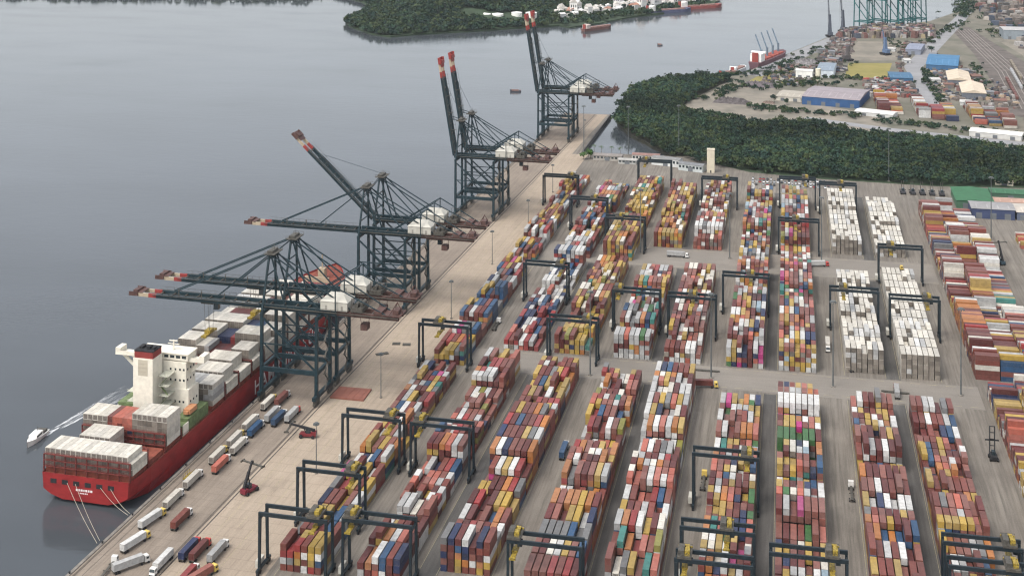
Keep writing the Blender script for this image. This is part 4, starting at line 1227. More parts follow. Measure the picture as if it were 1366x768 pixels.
# ------------------------------------------------------------------ light masts
def mast(h, tall):
    r = thing('light_mast', 'x', 'light mast')
    MB().cyl((0, 0, 0.6), (0, 0, h), 0.42 if tall else 0.28, 0.2 if tall else 0.14, 8).build('pole', M['pole'], r)
    MB().cyl((0, 0, 0), (0, 0, 0.6), 1.3 if tall else 0.8, 1.1 if tall else 0.7, 8).build('base', M['edge'], r)
    cr = MB().cyl((0, 0, h - .5), (0, 0, h - .1), 1.3 if tall else .9, n=10)
    for i in range(8):
        t = i / 8 * 2 * math.pi; R_ = 1.6 if tall else 1.1
        cr.box(R_ * math.cos(t) - .3, R_ * math.cos(t) + .3, R_ * math.sin(t) - .3, R_ * math.sin(t) + .3, h - 1.1, h - .5)
    cr.build('lamp_head', M['pole'], r)
    return r
mt, ms = mast(45, True), mast(23, False)
first = {}
for (x, y, tall, lab) in [(-35.6, 703, 1, 'in the first cross aisle between the fifth and sixth rows'), (27.3, 704, 1, 'in the first cross aisle between the seventh and eighth rows'), (91.2, 706, 1, 'in the first cross aisle by the wide roadway'),
                          (-33.5, 911, 1, 'in the second cross aisle between the fifth and sixth rows'), (-94.5, 910, 1, 'in the second cross aisle between the third and fourth rows'), (27.8, 913, 1, 'in the second cross aisle between the seventh and eighth rows'),
                          (-99.0, 694, 1, 'at the gantry crane in front of the third row middle block'), (149, 993, 1, 'by the navy-sided shed'), (-136, 1200, 1, 'on the shore by the low offices'), (-176.5, 1195, 1, 'where the quay narrows'), (90.4, 1150, 1, 'at the edge of the mangrove'), (-91, 1215, 1, 'in the mangrove edge near the tower'),
                          (-199.8, 644, 0, 'on the apron by the rusty hatch cover'), (-192.3, 761, 0, 'on the apron, third from the offices end'), (-190.3, 866, 0, 'on the apron between the upright-boom cranes and the slanting one'), (-181.2, 948, 0, 'on the apron abreast of the upright-boom cranes'), (-181.8, 1058, 0, 'on the apron near the far row end'),
                          (-204.0, 560, 0, 'on the apron beside the three gantry cranes'), (-182, 1240, 0, 'on the narrow quay near its end')]:
    src = mt if tall else ms
    lab = ('tall' if tall else 'short') + ' grey light mast ' + lab
    if tall not in first:
        first[tall] = 1; src.location = (x, y, 0.01); src['label'] = lab; src['group'] = 'light masts'
    else: dup(src, (x, y, 0.01), 0, lab, 'light masts')

# ------------------------------------------------------------------ foliage
def foliage(name, centres, radii, cols, n_per=60, leaf=1.0, flat=0.75, low=-0.25):
    """leaf-clump faces scattered through each crown's volume; colours vary per crown and per clump"""
    ct, rd, cl = np.array(centres, float), np.array(radii, float), np.array(cols, float)
    n = len(ct)
    d = rng.normal(size=(n, n_per, 3)); d /= np.linalg.norm(d, axis=2, keepdims=True)
    d[:, :, 2] = np.where(d[:, :, 2] < low, -d[:, :, 2] * .6, d[:, :, 2])
    rad = rng.uniform(0.62, 1.05, (n, n_per, 1)) * (1 + 0.18 * np.sin(d[:, :, :1] * 5 + ct[:, None, :1]) + 0.15 * np.cos(d[:, :, 1:2] * 6 + ct[:, None, 1:2]))
    p = d * rad * rd[:, None, None]; p[:, :, 2] *= flat
    p += ct[:, None, :]
    nrm = d * 0.7 + rng.normal(size=d.shape) * 0.5 + np.array([0, 0, .35]); nrm /= np.linalg.norm(nrm, axis=2, keepdims=True)
    ref = rng.normal(size=d.shape)
    u = np.cross(nrm, ref); u /= np.linalg.norm(u, axis=2, keepdims=True); v = np.cross(nrm, u)
    s = (leaf * rng.uniform(0.55, 1.25, (n, n_per, 1))) * np.sqrt(rd[:, None, None] / np.mean(rd))
    V = np.stack([p - u * s - v * s * .5, p + u * s * .2 - v * s, p + u * s + v * s * .4, p - u * s * .3 + v * s], 2).reshape(-1, 3)
    Q = np.arange(len(V)).reshape(-1, 4)
    c = np.repeat(cl[:, None, :], n_per, 1) * rng.uniform(0.72, 1.3, (n, n_per, 1))
    return np_mesh(name, V, Q, c.reshape(-1, 3), M['leaf'])

def scatter_poly(poly, spacing, jitter=0.45):
    xs = [p[0] for p in poly]; ys = [p[1] for p in poly]
    out = []
    y = min(ys)
    while y < max(ys):
        x = min(xs)
        while x < max(xs):
            px, py = x + random.uniform(-jitter, jitter) * spacing, y + random.uniform(-jitter, jitter) * spacing
            if inpoly(px, py, poly): out.append((px, py))
            x += spacing
        y += spacing
    return out
GREENS = [(0.022, 0.043, 0.028), (0.027, 0.053, 0.031), (0.036, 0.060, 0.029), (0.019, 0.040, 0.030), (0.052, 0.072, 0.031)]
MANG = [(-165, 1338), (-172, 1432), (-168, 1510), (-149, 1576), (-98, 1630), (-54, 1634), (-74, 1568), (-97, 1480), (-112, 1410), (-63, 1390), (-23, 1356), (38, 1370), (74, 1330), (117, 1320), (185, 1296), (226, 1274), (330, 1232),
        (330, 1150), (240, 1150), (198, 1152), (128, 1143), (37, 1150), (-25, 1160), (-65, 1178), (-96, 1203), (-120, 1246), (-145, 1288)]
LAND = [(-160, 1342), (-168, 1432), (-165, 1510), (-146, 1574), (-97, 1626), (-50, 1655), (10, 1841), (78, 2040), (127, 2127), (241, 2242), (310, 2400), (343, 2570), (437, 3215), (900, 4200), (2600, 4200), (2600, 1206), (-92, 1206), (-116, 1250), (-141, 1292)]
struct('far_land', MB().prism(LAND, -9, -0.4), M['land'])
struct('mud_bank', MB().prism([(-168, 1508), (-171, 1430), (-163, 1340), (-144.5, 1290), (-119.5, 1248), (-96, 1204.5), (-92, 1208), (-115, 1251), (-140, 1293), (-158, 1342), (-166, 1431), (-163, 1508)], -8.9, -0.2), M['mud'])
sheet('mangrove_mud', [(-159, 1343), (-167, 1432), (-164, 1509), (-145, 1573), (-97, 1625), (-54, 1628)] + MANG[6:16] + [(330, 1232), (330, 1209), (-92, 1209), (-115, 1250), (-140, 1292)], -0.25, M['mud'])
sheet('grass_verge', [(-60, 1186), (-25, 1158), (37, 1146), (128, 1141), (198, 1149), (330, 1149), (330, 1204), (-60, 1204)], 0.03, M['hill'])
pts = scatter_poly(MANG, 5.6)
print('mangrove trees', len(pts))
cen, rad, col = [], [], []
for (x, y) in pts:
    r = random.choice((random.uniform(2.2, 3.8), random.uniform(3.2, 5.0), random.uniform(4.5, 6.2)))
    k = 0.5 + 0.5 * math.sin(x * .02 + 1.3) * math.cos(y * .031)
    g = random.choice(GREENS); g = tuple(c * (0.6 + 0.8 * k) for c in g)
    cen.append((x, y, random.uniform(1.8, 5.4) + 2.2 * k)); rad.append(r); col.append(g)
tag(foliage('mangrove_canopy', cen, rad, col, 72, 0.95), 'dense dark green mangrove canopy between the terminal and the industrial land', 'mangrove', kind='stuff')

def tree(label, x, y, h, r, colr, group='single trees beyond the terminal', z=-0.4):
    t = thing('tree', label, 'tree', (x, y, z), random.uniform(0, 6), group)
    tk = MB().cyl((0, 0, 0), (0.2, 0.1, h * .55), 0.06 * h * .5, 0.03 * h * .5, 7)
    for i in range(5):
        a = i * 1.26 + random.random()
        tk.cyl((0.12, 0.06, h * (.3 + .05 * i)), (math.cos(a) * r * .6, math.sin(a) * r * .6, h * (.55 + .06 * i)), .16, .06, 5)
    tk.build('trunk', M['trunk'], t)
    cc, rr, kk = [], [], []
    for i in range(7):
        a = random.uniform(0, 6.28); d = random.uniform(0, .62) * r
        cc.append((math.cos(a) * d, math.sin(a) * d, h * random.uniform(.55, .85))); rr.append(r * random.uniform(.38, .6)); kk.append(tuple(c * random.uniform(.75, 1.25) for c in colr))
    cr = foliage('crown', cc, rr, kk, 50, 0.7)
    cr.parent = t
    return t
def palm(label, x, y, h):
    t = thing('palm_tree', label, 'palm', (x, y, 0.0), random.uniform(0, 6), 'palms by the low offices')
    MB().cyl((0, 0, 0), (.4, 0, h), .22, .14, 7).build('trunk', M['trunk'], t)
    mb = MB()
    for i in range(14):
        a = i / 14 * 6.283 + random.random() * .2; el = random.uniform(-.1, .8)
        prev = Vector((.4, 0, h)); w = .28
        for s in range(4):
            stp = Vector((math.cos(a) * math.cos(el), math.sin(a) * math.cos(el), math.sin(el))) * .85
            nx = prev + stp; sd = Vector((-math.sin(a), math.cos(a), 0)) * w
            mb.quad(prev - sd, prev + sd, nx + sd * .8, nx - sd * .8); prev = nx; el -= .5; w *= .85
    mb.build('fronds', colmat((0.05, 0.085, 0.03)), t)
for i, (x, y) in enumerate(((-167, 1198), (-160, 1196), (-151, 1199), (-143, 1197), (-171, 1187))):
    palm('slender palm on the shore in front of the low offices', x, y, random.uniform(7, 10))
tree('leafy green tree at the corner where the quay narrows', -168, 1180, 8, 4.5, (0.07, 0.13, 0.04), z=0.0)
tree('round bright green bush-like tree beside the low offices', -174, 1176, 6, 3.6, (0.08, 0.15, 0.05), z=0.0)

# ------------------------------------------------------------------ buildings
def shed(name, label, cat, x, y, rz, w, d, h, rise, wall, roof, z=0.0, group=None, doors=2, windows=0, ridge='x'):
    """hall with pitched roof: w along local x, d along local y"""
    t = thing(name, label, cat, (x, y, z), rz, group)
    MB().box(-w / 2, w / 2, -d / 2, d / 2, 0, h).build('wall', colmat(wall), t)
    e = 0.5
    mb = MB()
    W_, D_ = w / 2 + e, d / 2 + e
    if ridge == 'x':
        mb.v = [(-W_, -D_, h), (W_, -D_, h), (W_, D_, h), (-W_, D_, h), (-W_, 0, h + rise), (W_, 0, h + rise)]
        mb.f = [(0, 1, 5, 4), (2, 3, 4, 5), (1, 2, 5), (3, 0, 4), (3, 2, 1, 0)]
    else:
        mb.v = [(-W_, -D_, h), (W_, -D_, h), (W_, D_, h), (-W_, D_, h), (0, -D_, h + rise), (0, D_, h + rise)]
        mb.f = [(1, 2, 5, 4), (3, 0, 4, 5), (0, 1, 4), (2, 3, 5), (3, 2, 1, 0)]
    rf = mb.build('roof', colmat(roof), t)
    if w > 14:
        n = int(w / 7)
        for i in range(n):
            sk = MB()
            q = -w / 2 + (i + .5) * w / n
            if ridge == 'x': sk.hexa([(q - .5, -D_ * .85, h + rise * .15 + .03), (q + .5, -D_ * .85, h + rise * .15 + .03), (q + .5, -D_ * .2, h + rise * .8 + .03), (q - .5, -D_ * .2, h + rise * .8 + .03), (q - .5, -D_ * .85, h + rise * .15 + .12), (q + .5, -D_ * .85, h + rise * .15 + .12), (q + .5, -D_ * .2, h + rise * .8 + .12), (q - .5, -D_ * .2, h + rise * .8 + .12)])
            if sk.v: sk.build('skylight', colmat(tuple(min(.8, c * 1.15 + .02) for c in roof)), rf)
    for i in range(doors):
        q = -w / 2 + (i + .5) * w / max(1, doors)
        MB().box(q - min(2.2, w / 6), q + min(2.2, w / 6), -d / 2 - .07, -d / 2, 0, min(h * .7, 4.5)).build('door', colmat((0.13, 0.14, 0.15)), t)
    for i in range(windows):
        q = -w / 2 + (i + .5) * w / windows
        MB().box(q - w / windows * .3, q + w / windows * .3, -d / 2 - .05, -d / 2, h * .45, h * .8).build('window', M['glass'], t)
    return t
# near the yard
shed('green_roofed_hall', 'large hall with a bright green roof at the mangrove edge', 'hall', 150, 1096, -0.02, 28, 42, 6, 1.2, (0.06, 0.13, 0.08), (0.032, 0.115, 0.052), ridge='y')
shed('green_roofed_annex', 'long low green-roofed building behind the grey shed', 'hall', 196, 1114, -0.02, 60, 16, 5.5, 1.0, (0.06, 0.12, 0.08), (0.035, 0.11, 0.055))
shed('grey_roofed_shed', 'grey-roofed shed with navy blue side wall facing the yard', 'shed', 159, 1059, -0.01, 31, 22, 7.5, 1.6, (0.045, 0.06, 0.12), (0.24, 0.235, 0.235), doors=3)
shed('cream_roofed_shed', 'small shed with pale roof next to the grey-roofed shed', 'shed', 185, 1062, 0, 18, 26, 6, 1.5, (0.10, 0.12, 0.17), (0.42, 0.38, 0.33))
shed('brown_roofed_shed', 'shed with a pinkish brown roof behind the grey shed', 'shed', 178, 1088, 0, 26, 14, 5, 1.2, (0.3, 0.24, 0.2), (0.34, 0.22, 0.17))
shed('gate_house', 'small cream house on the grass at the mangrove edge', 'house', 184, 1158, -0.1, 14, 7, 3, 1.0, (0.5, 0.46, 0.36), (0.5, 0.44, 0.36), windows=3, doors=1)
tw = thing('water_tower', 'plain cream slab-shaped tower rising before the mangrove', 'tower', (-58.5, 1152, 0), -0.02)
MB().box(-3.2, 3.2, -2.6, 2.6, 0, 19.6).build('shaft', colmat((0.52, 0.47, 0.36)), tw)
MB().box(-3.4, 3.4, -2.8, 2.8, 19.6, 20.2).build('parapet', colmat((0.48, 0.43, 0.34)), tw)
MB().box(-0.6, 0.6, -2.66, -2.6, 0, 2.2).build('door', M['steel'], tw)
for i, (x, y, w, d, h, wl, rf, lab) in enumerate(((-152, 1180, 26, 10, 4.5, (0.3, 0.28, 0.25), (0.2, 0.18, 0.165), 'low dark-roofed office nearest the quay'), (-118, 1184, 24, 9, 5.5, (0.46, 0.44, 0.40), (0.22, 0.13, 0.11), 'two-storey office with a reddish dark roof'),
                                               (-98, 1170, 26, 9, 6.5, (0.55, 0.56, 0.54), (0.19, 0.19, 0.185), 'long white office with window bands'), (-75, 1155, 22, 9, 5.8, (0.44, 0.47, 0.46), (0.16, 0.165, 0.17), 'grey office with window bands below the cream tower'), (-133, 1170, 16, 8, 3.6, (0.35, 0.35, 0.33), (0.33, 0.32, 0.30), 'small flat office shed'))):
    shed('office_building', lab + ' by the inlet', 'office', x, y, -0.28 if x > -110 else -0.05, w, d, h, 0.8, wl, rf, windows=int(w / 3), doors=1)
# parked cars and vans in front of the mangrove
def car_proto(colr):
    r = thing('parked_car', 'x', 'car')
    MB().hexa([(-.9, -2.2, .35), (.9, -2.2, .35), (.9, 2.2, .35), (-.9, 2.2, .35), (-.88, -2.15, .95), (.88, -2.15, .95), (.88, 2.1, .85), (-.88, 2.1, .85)]).build('body', colmat(colr), r)
    MB().hexa([(-.82, -1.7, .95), (.82, -1.7, .95), (.82, 1.0, .92), (-.82, 1.0, .92), (-.68, -1.2, 1.45), (.68, -1.2, 1.45), (.68, .4, 1.45), (-.68, .4, 1.45)]).build('cabin', M['glass'], r)
    for x in (-.8, .8):
        for y in (-1.4, 1.4): MB().cyl((x - .1, y, .32), (x + .1, y, .32), .32, n=8).build('wheel', M['black'], r)
    return r
cps = {}
for i in range(66):
    x = -22 + (i % 22) * 2.95 + random.uniform(-.2, .2); y = 1117 + (i // 22) * 9.5 + random.uniform(-.4, .4)
    if random.random() < .15: continue
    n, cc = random.choice((('white', (0.7, 0.7, 0.7)), ('white', (0.7, 0.7, 0.7)), ('silver', (0.42, 0.43, 0.45)), ('black', (0.03, 0.03, 0.035)), ('red', (0.35, 0.04, 0.04))))
    lab = f'{n} car in the car park before the mangrove'
    if n not in cps:
        r = cps[n] = car_proto(cc); r.location = (x, y, 0.01); r['label'] = lab; r['group'] = f'{n} cars in the car park'
    else: dup(cps[n], (x, y, 0.01), random.choice((0, math.pi)), lab, f'{n} cars in the car park')
# dark parked tractors in a row by the mangrove
r0 = None
for i in range(5):
    x = 98.5 + i * 7.6
    if r0 is None:
        r0 = thing('parked_handler', 'dark empty-container handler parked in a row of five at the mangrove edge', 'container handler', (x, 1112, 0.01), 0, 'handlers parked at the mangrove edge')
        MB().box(-1.8, 1.8, -4, 3, .9, 2.6).build('body', colmat((0.05, 0.05, 0.055)), r0)
        MB().box(-1, 1, -2, .5, 2.6, 4.6).build('cab', M['glass'], r0)
        q = MB()
        for s in (-1.2, 1.2): q.beam((s, 3.0, .6), (s * .6, 3.0, 9.5), .4)
        q.box(-2.6, 2.6, 3.1, 3.5, 2.0, 2.7); q.build('mast', M['steel'], r0)
        for s in (-1.8, 1.8):
            for t in (-3, 2): MB().cyl((s - .4, t, .8), (s + .4, t, .8), .8, n=8).build('wheel', M['black'], r0)
    else: dup(r0, (x, 1112, 0.01), random.uniform(-.1, .1))

# ------------------------------------------------------------------ industrial land across the mangrove
LZ = -0.4
def patch(name, pts, m, dz): return sheet(name, pts, LZ + dz, m)
patch('sand_lot', [(-112, 1412), (-90, 1500), (-52, 1622), (-20, 1590), (10, 1560), (20, 1500), (70, 1462), (92, 1440), (110, 1372), (74, 1334), (38, 1374), (-23, 1360), (-63, 1394)], M['sand'], 0.06)
patch('yellow_field', [(78, 1661), (130, 1677), (145, 1790), (89, 1779)], M['grassy'], 0.06)
patch('grass_field', [(-40, 1605), (15, 1600), (30, 1690), (-8, 1720)], M['grassy'], 0.06)
patch('tan_lot', [(80, 1800), (152, 1812), (178, 1990), (113, 1984)], M['sand'], 0.06)
patch('quay_road', [(-44, 1664), (-22, 1652), (40, 1835), (105, 2030), (80, 2038), (12, 1842)], M['road'], 0.08)
patch('main_road', [(152, 1478), (172, 1476), (175, 1690), (178, 1752), (228, 1962), (292, 2228), (330, 2400), (312, 2400), (272, 2235), (206, 1970), (157, 1762), (158, 1700)], M['road'], 0.10)
patch('service_road', [(110, 1372), (260, 1322), (420, 1280), (420, 1262), (258, 1304), (110, 1352), (60, 1380), (20, 1400), (30, 1412), (70, 1392)], M['road'], 0.09)
patch('railway', [(262, 1440), (300, 1620), (320, 1800), (292, 2184), (262, 2120), (262, 1900), (250, 1640), (230, 1480)], M['railbed'], 0.09)
patch('dirt_lot', [(310, 1720), (430, 1760), (430, 2000), (312, 2061), (325, 1900)], M['sand'], 0.06)
mb = MB()
for o in (-14, -9, -4, 2, 8, 13):
    mb.prism([(264 + o + 1.5, 1500), (264 + o + 2.3, 1500), (284 + o + .8, 1750), (284 + o, 1750)], LZ + .1, LZ + .3)
    mb.prism([(284 + o, 1750), (284 + o + .8, 1750), (281 + o * .8 + .8, 2150), (281 + o * .8, 2150)], LZ + .1, LZ + .3)
struct('railway_tracks', mb, colmat((0.24, 0.21, 0.19)))
# freight wagons
wg = MB().box(-1.5, 1.5, -6.5, 6.5, 1.0, 3.6).box(-.9, .9, -7.2, 7.2, .5, 1.0)
for kk, cc in enumerate(((0.12, 0.05, 0.04), (0.3, 0.3, 0.3), (0.2, 0.17, 0.13))):
    me = wg.mesh('freight_wagon'); me.materials.append(colmat(cc))
    nm_ = ('rusty', 'grey', 'brown')[kk]
    for i in range(9):
        y = 1560 + i * 15.2 + kk * 70; o = bpy.data.objects.new('freight_wagon', me); C.objects.link(o)
        o.location = (264 + (-9, 2, 8)[kk] + 1.9 + (y - 1500) / 250 * 19, y, LZ + .3); o.rotation_euler = (0, 0, -.075)
        tag(o, f'{nm_} freight wagon standing on the railway tracks beyond the mangrove', 'wagon', f'{nm_} freight wagons on the railway')
BW = (0.035, 0.13, 0.33)
G_ = 'industrial sheds across the mangrove'
shed('blue_warehouse', 'long blue-walled warehouse with a grey roof beside the sand lot', 'warehouse', 62, 1508, -0.22, 62, 70, 9, 2.5, (0.03, 0.08, 0.19), (0.25, 0.22, 0.23), LZ, G_, 4)
shed('tan_shed', 'low tan-roofed shed adjoining the blue warehouse', 'shed', 14, 1515, -0.2, 28, 40, 5, 1.5, (0.45, 0.42, 0.36), (0.33, 0.30, 0.25), LZ, G_, 2)
shed('white_depot', 'white depot building with tall walls by the grass field', 'depot', 30, 1652, -0.1, 20, 16, 10, 1, (0.72, 0.71, 0.66), (0.55, 0.54, 0.50), LZ, G_, 2)
shed('blue_trimmed_shed', 'white shed with a grey roof and blue eaves', 'shed', 58, 1690, -0.1, 20, 62, 9, 1.5, (0.55, 0.60, 0.64), (0.19, 0.23, 0.27), LZ, G_, 1)
shed('bright_blue_shed', 'wide shed with a bright blue roof beside the main road', 'shed', 208, 1780, -0.15, 38, 92, 8, 2.5, (0.05, 0.12, 0.22), (0.05, 0.15, 0.27), LZ, G_, 2)
shed('cream_gabled_shed', 'shed with a cream gabled roof along the main road', 'shed', 212, 1664, -0.08, 26, 66, 7, 3.5, (0.12, 0.13, 0.15), (0.50, 0.42, 0.32), LZ, G_, 1, ridge='y')
shed('cream_gabled_shed', 'second cream gabled shed, closer to the mangrove', 'shed', 217, 1582, -0.08, 26, 66, 7, 3.5, (0.12, 0.13, 0.15), (0.52, 0.44, 0.34), LZ, G_, 1, ridge='y')
shed('small_blue_shed', 'small blue shed with pale roof panels near the yellow field', 'shed', 144, 1662, 0, 26, 44, 6, 1.2, (0.04, 0.10, 0.18), (0.05, 0.12, 0.2), LZ, G_, 1)
shed('white_roofed_shed', 'low shed with a white roof at the mangrove edge', 'shed', 100, 1436, -0.35, 40, 20, 4, 1, (0.5, 0.5, 0.48), (0.62, 0.60, 0.56), LZ, G_, 2)
shed('long_white_shed', 'long white-roofed shed beside the far container stacks', 'shed', 208, 1352, -0.3, 48, 20, 5, 1.2, (0.5, 0.49, 0.46), (0.66, 0.63, 0.57), LZ, G_, 3)
shed('long_white_shed', 'second long white-roofed shed, farther along the service road', 'shed', 262, 1338, -0.3, 48, 20, 5, 1.2, (0.5, 0.49, 0.46), (0.66, 0.63, 0.57), LZ, G_, 3)
shed('grey_shed', 'grey shed between the tan lot and the road', 'shed', 185, 1900, -.2, 20, 60, 7, 1.5, (0.2, 0.22, 0.27), (0.2, 0.22, 0.28), LZ, G_, 1)
shed('flat_roofed_hall', 'wide grey flat-roofed hall beyond the railway', 'hall', 350, 2068, 0, 50, 40, 14, .8, (0.22, 0.25, 0.27), (0.36, 0.35, 0.34), LZ, G_, 3)
shed('tan_hall', 'tan-roofed hall beyond the railway', 'hall', 330, 1760, 0, 30, 60, 8, 1.5, (0.3, 0.28, 0.25), (0.44, 0.38, 0.31), LZ, G_, 1)
def tankf(label, x, y, r, h, z=LZ, colr=None, group='white storage tanks'):
    t = thing('storage_tank', label, 'tank', (x, y, z), 0, group)
    MB().cyl((0, 0, 0), (0, 0, h), r, n=28).build('shell', M['tank'] if colr is None else colmat(colr), t)
    d = MB(); n = 28; d.v = [(0, 0, h + r * .16)] + [(r * math.cos(i / n * 6.2832), r * math.sin(i / n * 6.2832), h + .01) for i in range(n)]
    d.f = [(0, 1 + i, 1 + (i + 1) % n) for i in range(n)]
    d.build('tank_roof', M['tank'] if colr is None else colmat(colr), t)
    st = MB()
    for i in range(10):
        a = -1.57 + i * .12; st.box(math.cos(a) * (r + .5) - .5, math.cos(a) * (r + .5) + .5, math.sin(a) * (r + .5) - .5, math.sin(a) * (r + .5) + .5, h * i / 10, h * i / 10 + .3)
    st.build('tank_stairs', M['pole'], t)
tankf('cream silo beside the white depot', 46, 1640, 3.2, 14, colr=(0.62, 0.58, 0.45), group='silos')
SMALL = ('small grey shed', 'small white shed', 'small rusty-roofed shed')
for i in range(30):
    k = i % 3
    px_, py_ = random.choice((((100, 155), (1545, 1650)), ((182, 250), (1500, 1760)), ((30, 75), (1730, 1990)), ((150, 205), (1800, 1990)), ((330, 430), (1580, 1980))))
    sx_, sy_ = random.uniform(*px_), random.uniform(*py_)
    if not (inpoly(sx_ - 14, sy_, LAND) and inpoly(sx_, sy_ + 20, LAND)): continue
    shed('small_shed', SMALL[k] + ' among the cargo on the industrial land', 'shed', sx_, sy_, random.uniform(-.3, .3), random.uniform(8, 16), random.uniform(8, 18), random.uniform(3.5, 6), 1.2,
         ((0.2, 0.2, 0.2), (0.45, 0.45, 0.43), (0.18, 0.15, 0.13))[k], ((0.16, 0.165, 0.175), (0.42, 0.41, 0.39), (0.16, 0.085, 0.065))[k], LZ, SMALL[k] + 's among the cargo', 1)
# coal-like dark heaps on the sand
def heap(label, x, y, w, d, h, colr, rz=0):
    mb = MB(); nx, ny = 18, 8
    for j in range(ny + 1):
        for i in range(nx + 1):
            u, v = i / nx * 2 - 1, j / ny * 2 - 1
            z = max(0, (1 - abs(u) ** 4) * (1 - abs(v) ** 2.2)) * h * (0.75 + .35 * math.sin(i * 1.9 + j) * math.cos(j * 2.3)) + random.uniform(0, .3)
            mb.v.append((u * w / 2, v * d / 2, z - .2))
    for j in range(ny):
        for i in range(nx):
            a = j * (nx + 1) + i; mb.f.append((a, a + 1, a + nx + 2, a + nx + 1))
    return tag(mb.build('bulk_heap', colmat(colr, .95, .4, .3), None, (x, y, LZ + .06), rz), label, 'heap', 'bulk heaps on the sand lot')
heap('long dark heap of bulk material on the sand lot', -52, 1478, 40, 22, 6, (0.085, 0.075, 0.075), -.15)
heap('dark heap of bulk material behind the sand lot', -24, 1588, 40, 26, 6, (0.11, 0.095, 0.10), -.1)
heap('low brown heap near the tan shed', -12, 1480, 14, 8, 3, (0.16, 0.12, 0.10))
heap('grey heap beside the quay road', 35, 1770, 30, 40, 6, (0.17, 0.16, 0.16))
# clutter that nobody could count: cargo, vehicles and small stores on the far land
lst = []
def clutter(poly, n, smin, smax, cols, hmin=2, hmax=5):
    xs = [p[0] for p in poly]; ys = [p[1] for p in poly]
    k = 0
    while k < n:
        x, y = random.uniform(min(xs), max(xs)), random.uniform(min(ys), max(ys))
        if not inpoly(x, y, poly): continue
        k += 1
        if not (inpoly(x - 7, y, LAND) and inpoly(x, y + 9, LAND)): continue
        lst.append((x, y, random.uniform(smin, smax), random.uniform(smin, smax), random.uniform(hmin, hmax), random.uniform(0, 3.14), random.choice(cols)))
EARTH = [(0.11, 0.10, 0.09), (0.16, 0.135, 0.12), (0.07, 0.07, 0.07), (0.22, 0.19, 0.17), (0.34, 0.33, 0.32), (0.12, 0.10, 0.10), (0.20, 0.10, 0.09), (0.06, 0.08, 0.12)]
clutter([(84, 2012), (225, 2040), (238, 2150), (128, 2122), (98, 2110)], 700, 3, 10, EARTH + [(0.45, 0.44, 0.43), (0.28, 0.17, 0.18), (0.3, 0.25, 0.15)], 3, 11)
clutter([(40, 1720), (80, 1700), (110, 2000), (78, 2010)], 320, 2, 8, EARTH, 1, 4)
clutter([(-30, 1600), (20, 1590), (60, 1720), (10, 1760)], 140, 2, 7, EARTH, 1, 4)
clutter([(150, 1690), (160, 1800), (205, 1980), (180, 1990), (150, 1800)], 120, 2, 7, EARTH, 1, 4)
clutter([(100, 1545), (155, 1545), (155, 1650), (100, 1650)], 320, 2, 8, EARTH + [(0.3, 0.06, 0.05), (0.5, 0.5, 0.5)], 2, 5)
clutter([(180, 1520), (255, 1500), (262, 1640), (230, 1780), (182, 1750)], 380, 2, 7, EARTH + [(0.4, 0.3, 0.2)], 1.5, 4)
clutter([(330, 1980), (560, 1980), (560, 2700), (345, 2500)], 620, 6, 16, EARTH + [(0.34, 0.31, 0.28), (0.28, 0.2, 0.17)], 4, 12)
clutter([(328, 1560), (440, 1560), (440, 1980), (330, 1980)], 90, 3, 10, EARTH, 2, 5)
base = np.array([(-.5, -.5, 0), (.5, -.5, 0), (.5, .5, 0), (-.5, .5, 0), (-.42, -.42, 1), (.42, -.42, 1), (.42, .42, 1), (-.42, .42, 1)])
qd = np.array([(4, 5, 6, 7), (0, 1, 5, 4), (1, 2, 6, 5), (2, 3, 7, 6), (3, 0, 4, 7)])
Vs, cs_ = [], []
for (x, y, w, d, h, a, c) in lst:
    p = base * np.array([w, d, h]); ca, sa = math.cos(a), math.sin(a)
    Vs.append(np.stack([p[:, 0] * ca - p[:, 1] * sa + x, p[:, 0] * sa + p[:, 1] * ca + y, p[:, 2] + LZ], 1)); cs_ += [jit(c)] * 5
tag(np_mesh('scattered_cargo', np.concatenate(Vs), (qd[None] + (np.arange(len(lst)) * 8)[:, None, None]).reshape(-1, 4), np.array(cs_), M['rubble']), 'jumble of cargo, sheds and vehicles on the industrial land', 'clutter', kind='stuff')
# bushes along roads and field edges
cen, rad, col = [], [], []
def bushline(a, b, n, w, r0=1.5, r1=3.5):
    for i in range(n):
        t = random.random(); cen.append((a[0] + (b[0] - a[0]) * t + random.gauss(0, w), a[1] + (b[1] - a[1]) * t + random.gauss(0, w), LZ + random.uniform(1, 2.5))); rad.append(random.uniform(r0, r1)); col.append(random.choice(GREENS))
bushline((-48, 1655), (10, 1680), 60, 10); bushline((-10, 1700), (60, 1900), 60, 8); bushline((10, 1600), (60, 1610), 30, 8); bushline((176, 1500), (180, 1740), 90, 4); bushline((230, 1560), (250, 1800), 60, 5); bushline((60, 1655), (140, 1655), 40, 5)
bushline((205, 1985), (290, 2230), 60, 8, 2, 4); bushline((-30, 1455), (20, 1440), 40, 5); bushline((96, 1405), (250, 1352), 70, 6); bushline((330, 2080), (420, 2300), 90, 25, 3, 6); bushline((296, 2300), (345, 2560), 90, 12, 3, 6)
bushline((185, 1870), (160, 2000), 30, 6); bushline((-80, 1480), (-45, 1600), 50, 7); bushline((-40, 1560), (20, 1620), 60, 14); bushline((20, 1700), (70, 1780), 50, 14); bushline((100, 1600), (150, 1640), 40, 12); bushline((340, 1600), (420, 1960), 80, 25, 2, 5); bushline((-20, 1440), (90, 1420), 50, 6)
tag(foliage('roadside_bushes', cen, rad, col, 40, .9), 'rough green bushes lining roads and field edges on the industrial land', 'bushes', kind='stuff')
